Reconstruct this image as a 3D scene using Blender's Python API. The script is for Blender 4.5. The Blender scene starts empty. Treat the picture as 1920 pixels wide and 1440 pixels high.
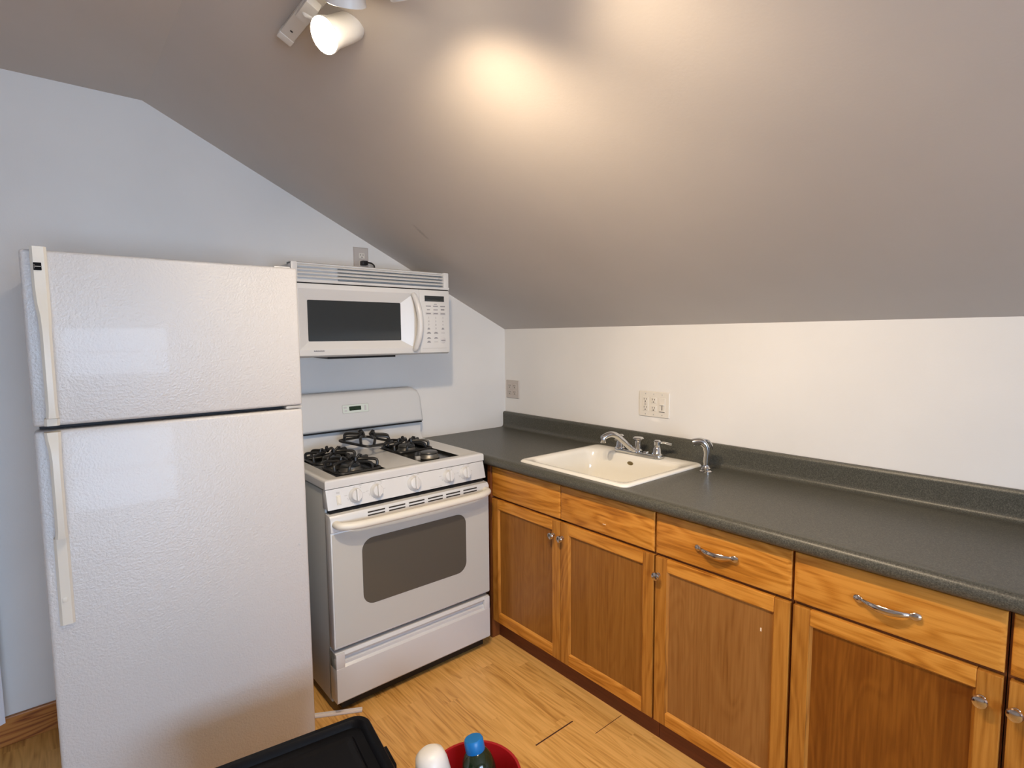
import bpy, bmesh, math, random
from mathutils import Vector, Matrix
random.seed(7)
S = bpy.context.scene
COL = S.collection

# ------------------------------------------------------------------ camera
cam_d = bpy.data.cameras.new('camera'); cam = bpy.data.objects.new('camera', cam_d); COL.objects.link(cam)
cam_d.sensor_width = 36.0; cam_d.lens = 36.0 * 1030.0 / 1920.0; cam_d.clip_start = 0.02
F = Vector((0.64280517, 0.76122708, -0.08564376)); R = Vector((0.76353662, -0.64570892, -0.00847499)); U = Vector((0.06175234, 0.05994438, 0.99628978))
m = Matrix.Identity(4)
for i in range(3):
    m[i][0] = R[i]; m[i][1] = U[i]; m[i][2] = -F[i]
m[0][3], m[1][3], m[2][3] = -2.1911, -2.6616, 1.4779
cam.matrix_world = m
S.camera = cam

# ------------------------------------------------------------------ world, exposure
S.view_settings.view_transform = 'Standard'; S.view_settings.look = 'None'
S.view_settings.gamma = 1.0; S.view_settings.use_curve_mapping = False
S.view_settings.exposure = 0.0
S.cycles.use_denoising = True
S.cycles.max_bounces = 10; S.cycles.diffuse_bounces = 6; S.cycles.glossy_bounces = 5; S.cycles.transparent_max_bounces = 12
S.cycles.sample_clamp_indirect = 6.0
w = bpy.data.worlds.new('sky'); S.world = w; w.use_nodes = True
w.node_tree.nodes['Background'].inputs[0].default_value = (0.62, 0.77, 1.0, 1)
w.node_tree.nodes['Background'].inputs[1].default_value = 5.0

# daylight entering by the gable window behind the camera (sky seen through the opening)
def area(name, loc, rot, sx, sy, power, color, portal=False):
    d = bpy.data.lights.new(name, 'AREA'); d.shape = 'RECTANGLE'; d.size = sx; d.size_y = sy
    d.energy = power; d.color = color; o = bpy.data.objects.new(name, d); COL.objects.link(o)
    o.location = loc; o.rotation_euler = rot
    d.cycles.is_portal = portal
    return o
WY = -4.9                      # inner face of the wall behind the camera
WIN = [(-3.05, -1.38, 0.60, 1.78)]
area('window_daylight', (-2.215, WY - 0.16, 1.19), (math.radians(90), 0, 0), 1.67, 1.18, 99.0, (0.57, 0.74, 1.0))
SPOT_W = (12.0, 4.0, 66.0, 41.0)
SPOT_C = (1.0, 0.78, 0.54)

# ------------------------------------------------------------------ materials
def mat(name, color, rough=0.5, metal=0.0, spec=0.5, bump=None, coat=0.0, emit=None):
    """bump = (scale, strength, distance)"""
    M = bpy.data.materials.new(name); M.use_nodes = True
    nt = M.node_tree; b = nt.nodes['Principled BSDF']
    b.inputs['Base Color'].default_value = (*color, 1); b.inputs['Roughness'].default_value = rough
    b.inputs['Metallic'].default_value = metal; b.inputs['Specular IOR Level'].default_value = spec
    b.inputs['Coat Weight'].default_value = coat
    if emit: b.inputs['Emission Color'].default_value = (*emit[0], 1); b.inputs['Emission Strength'].default_value = emit[1]
    tc = nt.nodes.new('ShaderNodeTexCoord')
    if bump:
        n = nt.nodes.new('ShaderNodeTexNoise'); n.inputs['Scale'].default_value = bump[0]; n.inputs['Detail'].default_value = 3
        bp = nt.nodes.new('ShaderNodeBump'); bp.inputs['Strength'].default_value = bump[1]; bp.inputs['Distance'].default_value = bump[2]
        nt.links.new(tc.outputs['Object'], n.inputs['Vector']); nt.links.new(n.outputs['Fac'], bp.inputs['Height'])
        nt.links.new(bp.outputs['Normal'], b.inputs['Normal'])
    else:
        # slight tonal mottling so that no surface is perfectly flat
        n = nt.nodes.new('ShaderNodeTexNoise'); n.inputs['Scale'].default_value = 18; n.inputs['Detail'].default_value = 4
        nt.links.new(tc.outputs['Object'], n.inputs['Vector'])
        mr = nt.nodes.new('ShaderNodeMapRange'); mr.inputs['To Min'].default_value = max(0.02, rough - 0.006); mr.inputs['To Max'].default_value = rough + 0.006
        nt.links.new(n.outputs['Fac'], mr.inputs['Value']); nt.links.new(mr.outputs['Result'], b.inputs['Roughness'])
    return M

def ramp(nt, fac, stops):
    r = nt.nodes.new('ShaderNodeValToRGB'); el = r.color_ramp.elements
    while len(el) < len(stops): el.new(0.5)
    for e, (p, c) in zip(el, stops):
        e.position = p; e.color = (*c, 1)
    nt.links.new(fac, r.inputs['Fac']); return r.outputs['Color']

def wood(name, axis, light, mid, dark, rough=0.38, cathedral=0.35, scale=1.0, coat=0.04, seed=0.0):
    """oak: pores and streaks stretched along axis, with broad cathedral bands"""
    M = bpy.data.materials.new(name); M.use_nodes = True; nt = M.node_tree; b = nt.nodes['Principled BSDF']
    L = nt.links.new
    tc = nt.nodes.new('ShaderNodeTexCoord')
    oi = nt.nodes.new('ShaderNodeObjectInfo')
    add = nt.nodes.new('ShaderNodeVectorMath'); add.operation = 'ADD'
    comb = nt.nodes.new('ShaderNodeCombineXYZ'); 
    mul = nt.nodes.new('ShaderNodeMath'); mul.operation = 'MULTIPLY'; mul.inputs[1].default_value = 9.0
    L(oi.outputs['Random'], mul.inputs[0])
    for k in range(3): L(mul.outputs[0], comb.inputs[k])
    L(tc.outputs['Object'], add.inputs[0]); L(comb.outputs[0], add.inputs[1])
    def mapped(along, across):
        mp = nt.nodes.new('ShaderNodeMapping'); s = [across * scale] * 3; s['XYZ'.index(axis)] = along * scale
        mp.inputs['Scale'].default_value = s; mp.inputs['Location'].default_value = (seed, seed * 1.7, seed * .6)
        L(add.outputs[0], mp.inputs['Vector']); return mp.outputs[0]
    n1 = nt.nodes.new('ShaderNodeTexNoise'); n1.inputs['Scale'].default_value = 1; n1.inputs['Detail'].default_value = 5; n1.inputs['Roughness'].default_value = .6
    L(mapped(5, 130), n1.inputs['Vector'])
    n2 = nt.nodes.new('ShaderNodeTexNoise'); n2.inputs['Scale'].default_value = 1; n2.inputs['Detail'].default_value = 2; n2.inputs['Distortion'].default_value = .6
    L(mapped(1.6, 9), n2.inputs['Vector'])
    # rings: sine of the broad noise gives contour-like cathedral figures
    ms = nt.nodes.new('ShaderNodeMath'); ms.operation = 'MULTIPLY'; ms.inputs[1].default_value = 62
    sn = nt.nodes.new('ShaderNodeMath'); sn.operation = 'SINE'
    L(n2.outputs['Fac'], ms.inputs[0]); L(ms.outputs[0], sn.inputs[0])
    r1 = nt.nodes.new('ShaderNodeMapRange'); r1.inputs['From Min'].default_value = -1; r1.inputs['From Max'].default_value = 1
    r1.inputs['To Min'].default_value = -cathedral * .5; r1.inputs['To Max'].default_value = cathedral * .5
    L(sn.outputs[0], r1.inputs['Value'])
    a1 = nt.nodes.new('ShaderNodeMath'); a1.operation = 'ADD'; L(n1.outputs['Fac'], a1.inputs[0]); L(r1.outputs[0], a1.inputs[1])
    n3 = nt.nodes.new('ShaderNodeTexNoise'); n3.inputs['Scale'].default_value = 1; n3.inputs['Detail'].default_value = 1
    L(mapped(.8, 14), n3.inputs['Vector'])
    a2 = nt.nodes.new('ShaderNodeMath'); a2.operation = 'MULTIPLY_ADD'; a2.inputs[1].default_value = .5
    L(n3.outputs['Fac'], a2.inputs[0]); L(a1.outputs[0], a2.inputs[2])
    c = ramp(nt, a2.outputs[0], [(.35, dark), (.62, mid), (.95, light)])
    L(c, b.inputs['Base Color'])
    b.inputs['Roughness'].default_value = rough; b.inputs['Coat Weight'].default_value = coat; b.inputs['Coat Roughness'].default_value = .25
    b.inputs['Specular IOR Level'].default_value = .35
    bp = nt.nodes.new('ShaderNodeBump'); bp.inputs['Strength'].default_value = .12; bp.inputs['Distance'].default_value = .001
    L(n1.outputs['Fac'], bp.inputs['Height']); L(bp.outputs['Normal'], b.inputs['Normal'])
    return M

def paint(name, color, rough=.6, marks=None):
    M = bpy.data.materials.new(name); M.use_nodes = True; nt = M.node_tree; b = nt.nodes['Principled BSDF']; L = nt.links.new
    tc = nt.nodes.new('ShaderNodeTexCoord')
    n = nt.nodes.new('ShaderNodeTexNoise'); n.inputs['Scale'].default_value = 2.2; n.inputs['Detail'].default_value = 5
    L(tc.outputs['Object'], n.inputs['Vector'])
    lo = tuple(c * .965 for c in color); hi = tuple(min(1, c * 1.03) for c in color)
    L(ramp(nt, n.outputs['Fac'], [(.3, lo), (.7, hi)]), b.inputs['Base Color'])
    if marks:      # scuffs and patches with a shape of their own: (centre, direction, half length, half width, colour, opacity)
        cur = b.inputs['Base Color'].links[0].from_socket
        geo = nt.nodes.new('ShaderNodeNewGeometry')
        for (ce_, di_, hl, hw, colr, op) in marks:
            ce_, di_ = Vector(ce_), Vector(di_).normalized()
            sub = nt.nodes.new('ShaderNodeVectorMath'); sub.operation = 'SUBTRACT'; sub.inputs[1].default_value = ce_; L(geo.outputs['Position'], sub.inputs[0])
            dt = nt.nodes.new('ShaderNodeVectorMath'); dt.operation = 'DOT_PRODUCT'; dt.inputs[1].default_value = di_; L(sub.outputs[0], dt.inputs[0])
            sc_ = nt.nodes.new('ShaderNodeVectorMath'); sc_.operation = 'SCALE'; sc_.inputs[0].default_value = di_; L(dt.outputs['Value'], sc_.inputs['Scale'])
            pe = nt.nodes.new('ShaderNodeVectorMath'); pe.operation = 'SUBTRACT'; L(sub.outputs[0], pe.inputs[0]); L(sc_.outputs[0], pe.inputs[1])
            ln = nt.nodes.new('ShaderNodeVectorMath'); ln.operation = 'LENGTH'; L(pe.outputs[0], ln.inputs[0])
            u_ = nt.nodes.new('ShaderNodeMath'); u_.operation = 'DIVIDE'; u_.inputs[1].default_value = hl; L(dt.outputs['Value'], u_.inputs[0])
            v_ = nt.nodes.new('ShaderNodeMath'); v_.operation = 'DIVIDE'; v_.inputs[1].default_value = hw; L(ln.outputs['Value'], v_.inputs[0])
            cx_ = nt.nodes.new('ShaderNodeCombineXYZ'); L(u_.outputs[0], cx_.inputs[0]); L(v_.outputs[0], cx_.inputs[1])
            le = nt.nodes.new('ShaderNodeVectorMath'); le.operation = 'LENGTH'; L(cx_.outputs[0], le.inputs[0])
            nn = nt.nodes.new('ShaderNodeTexNoise'); nn.inputs['Scale'].default_value = 45; L(geo.outputs['Position'], nn.inputs['Vector'])
            ad = nt.nodes.new('ShaderNodeMath'); ad.operation = 'MULTIPLY_ADD'; ad.inputs[1].default_value = .9; L(nn.outputs['Fac'], ad.inputs[0]); L(le.outputs['Value'], ad.inputs[2])
            mr_ = nt.nodes.new('ShaderNodeMapRange'); mr_.inputs['From Min'].default_value = .75; mr_.inputs['From Max'].default_value = 1.45; mr_.inputs['To Min'].default_value = op; mr_.inputs['To Max'].default_value = 0; L(ad.outputs[0], mr_.inputs['Value'])
            mx = nt.nodes.new('ShaderNodeMixRGB'); mx.inputs[2].default_value = (*colr, 1); L(mr_.outputs[0], mx.inputs[0]); L(cur, mx.inputs[1]); cur = mx.outputs[0]
        L(cur, b.inputs['Base Color'])
    b.inputs['Roughness'].default_value = rough; b.inputs['Specular IOR Level'].default_value = .35
    n2 = nt.nodes.new('ShaderNodeTexNoise'); n2.inputs['Scale'].default_value = 160; n2.inputs['Detail'].default_value = 3
    L(tc.outputs['Object'], n2.inputs['Vector'])
    bp = nt.nodes.new('ShaderNodeBump'); bp.inputs['Strength'].default_value = .10; bp.inputs['Distance'].default_value = .002
    L(n2.outputs['Fac'], bp.inputs['Height']); L(bp.outputs['Normal'], b.inputs['Normal'])
    return M

def laminate(name):
    """strip-look oak laminate, boards along Y, strips 64 mm wide in staggered lengths"""
    M = bpy.data.materials.new(name); M.use_nodes = True; nt = M.node_tree; b = nt.nodes['Principled BSDF']; L = nt.links.new
    tc = nt.nodes.new('ShaderNodeTexCoord')
    sep = nt.nodes.new('ShaderNodeSeparateXYZ'); L(tc.outputs['Object'], sep.inputs[0])
    swap = nt.nodes.new('ShaderNodeCombineXYZ'); L(sep.outputs['Y'], swap.inputs[0]); L(sep.outputs['X'], swap.inputs[1])
    br = nt.nodes.new('ShaderNodeTexBrick'); br.inputs['Scale'].default_value = 1
    br.inputs['Color1'].default_value = (0, 0, 0, 1); br.inputs['Color2'].default_value = (1, 1, 1, 1); br.inputs['Mortar'].default_value = (.5, .5, .5, 1)
    br.inputs['Mortar Size'].default_value = 0.0; br.inputs['Brick Width'].default_value = .46; br.inputs['Row Height'].default_value = .0645
    br.offset = .37; br.offset_frequency = 2; br.squash = 1.3; br.squash_frequency = 3
    L(swap.outputs[0], br.inputs['Vector'])
    bw = nt.nodes.new('ShaderNodeRGBToBW'); L(br.outputs['Color'], bw.inputs[0])
    # grain, shifted per strip
    mo = nt.nodes.new('ShaderNodeMath'); mo.operation = 'MULTIPLY'; mo.inputs[1].default_value = 7.0; L(bw.outputs[0], mo.inputs[0])
    cb = nt.nodes.new('ShaderNodeCombineXYZ'); L(mo.outputs[0], cb.inputs[0]); L(mo.outputs[0], cb.inputs[1]); L(mo.outputs[0], cb.inputs[2])
    va = nt.nodes.new('ShaderNodeVectorMath'); va.operation = 'ADD'; L(tc.outputs['Object'], va.inputs[0]); L(cb.outputs[0], va.inputs[1])
    def nz(sx, sy, detail, dist=0, rough=.55):
        mp = nt.nodes.new('ShaderNodeMapping'); mp.inputs['Scale'].default_value = (sx, sy, 1); L(va.outputs[0], mp.inputs['Vector'])
        n = nt.nodes.new('ShaderNodeTexNoise'); n.inputs['Scale'].default_value = 1; n.inputs['Detail'].default_value = detail; n.inputs['Distortion'].default_value = dist; n.inputs['Roughness'].default_value = rough
        L(mp.outputs[0], n.inputs['Vector']); return n.outputs['Fac']
    fine = nz(120, 3.6, 5); broad = nz(20, 1.5, 2, .6)
    ms = nt.nodes.new('ShaderNodeMath'); ms.operation = 'MULTIPLY'; ms.inputs[1].default_value = 40; L(broad, ms.inputs[0])
    sn = nt.nodes.new('ShaderNodeMath'); sn.operation = 'SINE'; L(ms.outputs[0], sn.inputs[0])
    mr = nt.nodes.new('ShaderNodeMapRange'); mr.inputs['From Min'].default_value = -1; mr.inputs['From Max'].default_value = 1; mr.inputs['To Min'].default_value = -.14; mr.inputs['To Max'].default_value = .14
    L(sn.outputs[0], mr.inputs['Value'])
    a = nt.nodes.new('ShaderNodeMath'); a.operation = 'ADD'; L(fine, a.inputs[0]); L(mr.outputs[0], a.inputs[1])
    t = nt.nodes.new('ShaderNodeMath'); t.operation = 'MULTIPLY_ADD'; t.inputs[1].default_value = .26; L(bw.outputs[0], t.inputs[0]); L(a.outputs[0], t.inputs[2])
    c = ramp(nt, t.outputs[0], [(.26, (.42, .20, .045)), (.50, (.62, .335, .09)), (.88, (.76, .44, .14))])
    L(c, b.inputs['Base Color'])
    b.inputs['Roughness'].default_value = .38; b.inputs['Specular IOR Level'].default_value = .45
    bp = nt.nodes.new('ShaderNodeBump'); bp.inputs['Strength'].default_value = .06; bp.inputs['Distance'].default_value = .001
    L(fine, bp.inputs['Height']); L(bp.outputs['Normal'], b.inputs['Normal'])
    return M

def speckle(name, base, lo, hi, rough=.36):
    M = bpy.data.materials.new(name); M.use_nodes = True; nt = M.node_tree; b = nt.nodes['Principled BSDF']; L = nt.links.new
    tc = nt.nodes.new('ShaderNodeTexCoord')
    n = nt.nodes.new('ShaderNodeTexNoise'); n.inputs['Scale'].default_value = 320; n.inputs['Detail'].default_value = 4; n.inputs['Roughness'].default_value = .7
    L(tc.outputs['Object'], n.inputs['Vector'])
    L(ramp(nt, n.outputs['Fac'], [(.36, lo), (.5, base), (.66, hi)]), b.inputs['Base Color'])
    b.inputs['Roughness'].default_value = rough
    bp = nt.nodes.new('ShaderNodeBump'); bp.inputs['Strength'].default_value = .12; bp.inputs['Distance'].default_value = .0006
    L(n.outputs['Fac'], bp.inputs['Height']); L(bp.outputs['Normal'], b.inputs['Normal'])
    return M

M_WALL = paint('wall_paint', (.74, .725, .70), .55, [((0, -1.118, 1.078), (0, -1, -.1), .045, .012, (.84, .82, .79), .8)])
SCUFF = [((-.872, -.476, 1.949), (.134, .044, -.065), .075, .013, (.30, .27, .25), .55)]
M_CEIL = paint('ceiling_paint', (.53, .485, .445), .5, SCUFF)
M_FLOOR = laminate('oak_laminate')
M_GROOVE = mat('floor_gap', (.05, .012, .008), .8)
M_WHITE = mat('appliance_white', (.595, .60, .60), .3)
M_DOORGREY = mat('oven_door_grey_white', (.49, .49, .46), .3)
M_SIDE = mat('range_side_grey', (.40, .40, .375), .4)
M_FRIDGE = mat('fridge_textured_white', (.575, .572, .57), .37, spec=.8, bump=(170, .55, .0030), coat=.1)
M_IVORY = mat('ivory_plastic', (.70, .675, .60), .4)
M_TRIMGREY = mat('grey_trim', (.42, .42, .41), .45)
M_BLACK = mat('black_plastic', (.009, .009, .010), .4, spec=.3)
M_GASKET = mat('dark_gasket', (.04, .04, .045), .7)
M_GLASS = mat('black_glass', (.022, .027, .03), .08, spec=.6)
M_OVENGLASS = mat('oven_window_screen', (.088, .082, .068), .18, spec=.4)
M_LCD = mat('green_display', (.008, .028, .012), .15)
M_LCDFRAME = mat('display_surround', (.62, .68, .63), .35)
M_GREYPRINT = mat('grey_print', (.22, .22, .24), .6)
M_PRINTLT = mat('light_grey_key', (.52, .52, .53), .5)
M_MIDKEY = mat('mid_grey_key', (.30, .30, .32), .5)
M_IRON = mat('cast_iron_enamel', (.012, .012, .012), .42)
M_WELL = mat('burner_bowl_black', (.014, .014, .013), .25)
M_ALU = mat('burner_aluminium', (.23, .225, .21), .45, metal=1)
M_CAP = mat('burner_cap_enamel', (.05, .05, .048), .3)
M_CHROME = mat('chrome', (.60, .60, .60), .07, metal=1)
M_NICKEL = mat('polished_nickel', (.56, .50, .46), .14, metal=1)
M_BADGE = mat('badge_black', (.006, .006, .006), .7, spec=.1)
M_SINK = mat('white_enamel', (.80, .785, .73), .12, coat=.4)
M_BRASS = mat('dull_brass', (.30, .24, .13), .4, metal=1)
M_COUNTER = speckle('charcoal_laminate', (.066, .065, .053), (.034, .034, .027), (.13, .126, .102), .40)
M_PLATE = mat('almond_plate', (.70, .66, .59), .4)
M_PLATE2 = mat('beige_plate', (.50, .45, .41), .45)
M_SLOT = mat('dark_slot', (.03, .025, .02), .7)
OAK = dict(light=(.48, .21, .036), mid=(.36, .14, .019), dark=(.20, .066, .007))
M_OAKV = wood('oak_vertical', 'Z', **OAK, cathedral=.22)
M_OAKH = wood('oak_horizontal', 'Y', (.62, .275, .046), (.48, .185, .022), (.26, .085, .008), cathedral=.30, seed=3.1)
M_OAKP = wood('oak_panel_veneer', 'Z', (.30, .125, .022), (.235, .09, .013), (.17, .058, .007), cathedral=.12, seed=5.3)
M_OAKP2 = wood('oak_panel_pale', 'Z', (.32, .145, .038), (.265, .112, .026), (.19, .072, .013), cathedral=.16, seed=8.1)
M_OAKP3 = wood('oak_panel_deep', 'Z', (.24, .080, .008), (.165, .048, .0035), (.12, .032, .002), cathedral=.14, seed=1.9)
M_FRAME = wood('cabinet_stain', 'Z', (.20, .062, .017), (.15, .045, .012), (.10, .028, .008), cathedral=.1, coat=.05)
M_TOE = wood('toe_kick_stain', 'Y', (.17, .045, .014), (.13, .034, .011), (.09, .022, .008), cathedral=.1, coat=0, rough=.5)
M_CARCASS = mat('carcass_board', (.30, .20, .11), .6)
M_BASEB = wood('knotty_pine', 'X', (.42, .17, .04), (.30, .10, .022), (.14, .035, .008), cathedral=.6, seed=2)
M_TOTE = mat('tote_black', (.003, .003, .004), .38, spec=.12)
M_RED = mat('red_plastic', (.34, .008, .010), .3)
M_BOTTLE = mat('dark_green_bottle', (.012, .022, .010), .10, spec=.6)
M_LIQ = mat('dark_liquid', (.004, .004, .004), .1)
M_BLUE = mat('blue_cap', (.008, .17, .50), .35)
M_JUG = mat('white_bottle', (.80, .78, .74), .35)
M_STRIP = mat('white_strip', (.78, .73, .70), .4)
M_CURT = mat('white_cloth', (.80, .79, .84), .85)
M_LAMPW = mat('lamp_white', (.74, .72, .68), .35)
M_BULB = mat('bulb_glow', (1, 1, 1), .3, emit=((1.0, .86, .66), 70.0))
M_FRAMEW = mat('window_frame_white', (.78, .78, .77), .4)
M_CHIP = mat('bare_wood_chip', (.85, .70, .52), .7)

def pane_material():
    M = bpy.data.materials.new('window_glass'); M.use_nodes = True; nt = M.node_tree
    b = nt.nodes['Principled BSDF']; b.inputs['Roughness'].default_value = 0.02; b.inputs['Base Color'].default_value = (1, 1, 1, 1)
    tr = nt.nodes.new('ShaderNodeBsdfTransparent'); mx = nt.nodes.new('ShaderNodeMixShader'); mx.inputs[0].default_value = .06
    nt.links.new(tr.outputs[0], mx.inputs[1]); nt.links.new(b.outputs[0], mx.inputs[2])
    nt.links.new(mx.outputs[0], nt.nodes['Material Output'].inputs[0]); return M
M_PANE = pane_material()

# ------------------------------------------------------------------ mesh helpers
ORIG = {}
def thing(name, loc, label, cat, group=None, rotz=0):
    o = bpy.data.objects.new(name, None); COL.objects.link(o); o.location = loc; o.rotation_euler = (0, 0, rotz)
    o.empty_display_size = .05
    o['label'] = label; o['category'] = cat
    if group: o['group'] = group
    ORIG[o.name] = Vector(loc); return o
def tag(o, label, cat, group=None):
    o['label'] = label; o['category'] = cat
    if group: o['group'] = group
    return o
def obj(name, bm, mats, parent=None, smooth=True, angle=38, label=None):
    """link bm (built in world coordinates) as one mesh object, under parent if given"""
    if not isinstance(mats, (list, tuple)): mats = [mats]
    bmesh.ops.remove_doubles(bm, verts=bm.verts, dist=1e-6)
    bmesh.ops.recalc_face_normals(bm, faces=bm.faces)
    off = ORIG[parent.name] if parent else None
    if off is None:
        lo = Vector((min(v.co.x for v in bm.verts), min(v.co.y for v in bm.verts), min(v.co.z for v in bm.verts)))
        hi = Vector((max(v.co.x for v in bm.verts), max(v.co.y for v in bm.verts), max(v.co.z for v in bm.verts)))
        off = (lo + hi) / 2; off.z = lo.z
    bmesh.ops.translate(bm, verts=bm.verts, vec=-off)
    me = bpy.data.meshes.new(name); 
    for f in bm.faces: f.smooth = smooth
    bm.to_mesh(me); bm.free()
    for x in mats: me.materials.append(x)
    if smooth:
        try: me.set_sharp_from_angle(angle=math.radians(angle))
        except Exception: pass
    o = bpy.data.objects.new(name, me); COL.objects.link(o)
    if parent: o.parent = parent; ORIG[o.name] = off
    else: o.location = off; ORIG[o.name] = off
    if label: o['label'] = label
    return o
def struct(name, bm, mats, smooth=False):
    o = obj(name, bm, mats, None, smooth); o['kind'] = 'structure'; return o
def NB(): return bmesh.new()
def box(bm, x0, x1, y0, y1, z0, z1, bev=0, seg=2, mi=0, mtx=None):
    tmp = bmesh.new()
    vs = [tmp.verts.new((x, y, z)) for x in (x0, x1) for y in (y0, y1) for z in (z0, z1)]
    for f in ((0, 1, 3, 2), (4, 6, 7, 5), (0, 4, 5, 1), (2, 3, 7, 6), (0, 2, 6, 4), (1, 5, 7, 3)): tmp.faces.new([vs[i] for i in f])
    bmesh.ops.recalc_face_normals(tmp, faces=tmp.faces)
    if bev: bmesh.ops.bevel(tmp, geom=list(tmp.edges), offset=bev, segments=seg, affect='EDGES', profile=.5)
    if mtx: bmesh.ops.transform(tmp, matrix=mtx, verts=tmp.verts)
    merge(bm, tmp, mi)
def merge(bm, tmp, mi=0):
    mp = {}
    for v in tmp.verts: mp[v] = bm.verts.new(v.co)
    for f in tmp.faces:
        try: nf = bm.faces.new([mp[v] for v in f.verts]); nf.material_index = mi
        except ValueError: pass
    tmp.free()
def prism(bm, poly, axis, a, b, mi=0, bev=0, seg=2):
    """poly: 2-D points in the two remaining axes (in xyz order), extruded along axis from a to b"""
    tmp = bmesh.new()
    def P(p, t):
        q = list(p); q.insert('xyz'.index(axis), t); return q
    A = [tmp.verts.new(P(p, a)) for p in poly]; B = [tmp.verts.new(P(p, b)) for p in poly]
    n = len(poly)
    tmp.faces.new(A); tmp.faces.new(B[::-1])
    for i in range(n): tmp.faces.new([A[i], B[i], B[(i + 1) % n], A[(i + 1) % n]])
    bmesh.ops.recalc_face_normals(tmp, faces=tmp.faces)
    if bev:
        caps = [e for e in tmp.edges if abs(e.verts[0].co['xyz'.index(axis)] - e.verts[1].co['xyz'.index(axis)]) < 1e-9]
        bmesh.ops.bevel(tmp, geom=caps, offset=bev, segments=seg, affect='EDGES', profile=.5)
    merge(bm, tmp, mi)
def rrect(cx, cy, w, h, r, n=6):
    pts = []
    for (sx, sy, a0) in ((1, 1, 0), (-1, 1, 90), (-1, -1, 180), (1, -1, 270)):
        for k in range(n + 1):
            a = math.radians(a0 + 90 * k / n); pts.append((cx + sx * (w / 2 - r) + r * math.cos(a), cy + sy * (h / 2 - r) + r * math.sin(a)))
    return pts
def frame_from(d):
    d = d.normalized(); u = Vector((0, 0, 1)) if abs(d.z) < .9 else Vector((1, 0, 0))
    x = u.cross(d).normalized(); return x, d.cross(x)
def tube(bm, pts, r, seg=10, cap=True, closed=False, flat=None, mi=0):
    """sweep a circle (or ellipse flat=(a,b) factors) along pts; r scalar or list"""
    pts = [Vector(p) for p in pts]; n = len(pts); rs = list(r) if isinstance(r, (list, tuple)) else [r] * n
    if len(rs) != n: rs = [rs[min(int(i * (len(rs) - 1) / (n - 1)), len(rs) - 2)] * (1 - (i * (len(rs) - 1) / (n - 1) - min(int(i * (len(rs) - 1) / (n - 1)), len(rs) - 2))) + rs[min(int(i * (len(rs) - 1) / (n - 1)), len(rs) - 2) + 1] * (i * (len(rs) - 1) / (n - 1) - min(int(i * (len(rs) - 1) / (n - 1)), len(rs) - 2)) for i in range(n)]
    rings = []; px = None
    for i, p in enumerate(pts):
        if closed: d = pts[(i + 1) % n] - pts[i - 1]
        else: d = pts[min(i + 1, n - 1)] - pts[max(i - 1, 0)]
        d.normalize()
        if px is None: x, y = frame_from(d)
        else:
            x = (px - d * px.dot(d))
            if x.length < 1e-6: x, y = frame_from(d)
            x.normalize(); y = d.cross(x)
        px = x; fa, fb = flat if flat else (1, 1)
        rings.append([bm.verts.new(p + x * (rs[i] * fa * math.cos(2 * math.pi * k / seg)) + y * (rs[i] * fb * math.sin(2 * math.pi * k / seg))) for k in range(seg)])
    m = n if closed else n - 1
    for i in range(m):
        a, b = rings[i], rings[(i + 1) % n]
        for k in range(seg):
            f = bm.faces.new([a[k], a[(k + 1) % seg], b[(k + 1) % seg], b[k]]); f.material_index = mi
    if cap and not closed:
        bm.faces.new(rings[0][::-1]).material_index = mi; bm.faces.new(rings[-1]).material_index = mi
def smooth_path(pts, n=6, closed=False):
    """Catmull-Rom through pts"""
    P = [Vector(p) for p in pts]; out = []; N = len(P); m = N if closed else N - 1
    for i in range(m):
        p0 = P[(i - 1) % N] if (closed or i > 0) else P[i]; p1 = P[i]; p2 = P[(i + 1) % N]; p3 = P[(i + 2) % N] if (closed or i + 2 < N) else p2
        for k in range(n):
            t = k / n
            out.append(.5 * ((2 * p1) + (p2 - p0) * t + (2 * p0 - 5 * p1 + 4 * p2 - p3) * t * t + (3 * p1 - p0 - 3 * p2 + p3) * t ** 3))
    if not closed: out.append(P[-1])
    return out
def lathe(bm, prof, origin, axis, seg=24, mi=0):
    """prof: (radius, height) pairs along axis"""
    o = Vector(origin); d = Vector(axis).normalized(); x, y = frame_from(d); rings = []
    for r, h in prof:
        if r < 1e-6: rings.append([bm.verts.new(o + d * h)])
        else: rings.append([bm.verts.new(o + d * h + x * (r * math.cos(2 * math.pi * k / seg)) + y * (r * math.sin(2 * math.pi * k / seg))) for k in range(seg)])
    for a, b in zip(rings, rings[1:]):
        for k in range(seg):
            q = []
            for ring, kk in ((a, k), (a, k + 1), (b, k + 1), (b, k)):
                v = ring[kk % len(ring)]
                if v not in q: q.append(v)
            if len(q) > 2:
                f = bm.faces.new(q); f.material_index = mi
    if len(rings[0]) > 1: bm.faces.new(rings[0][::-1]).material_index = mi
    if len(rings[-1]) > 1: bm.faces.new(rings[-1]).material_index = mi
def text_bm(bm, s, size, place, mi=0):
    """flat letters; place(u, v) -> world point, u to the right, v up, centred"""
    c = bpy.data.curves.new('letters', 'FONT'); c.body = s; c.size = size; c.align_x = 'CENTER'; c.align_y = 'CENTER'; c.resolution_u = 2
    o = bpy.data.objects.new('letters', c); COL.objects.link(o)
    dg = bpy.context.evaluated_depsgraph_get(); me = bpy.data.meshes.new_from_object(o.evaluated_get(dg))
    t = bmesh.new(); t.from_mesh(me)
    for v in t.verts: v.co = place(v.co.x, v.co.y)
    merge(bm, t, mi)
    bpy.data.objects.remove(o); bpy.data.curves.remove(c); bpy.data.meshes.remove(me)
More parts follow.
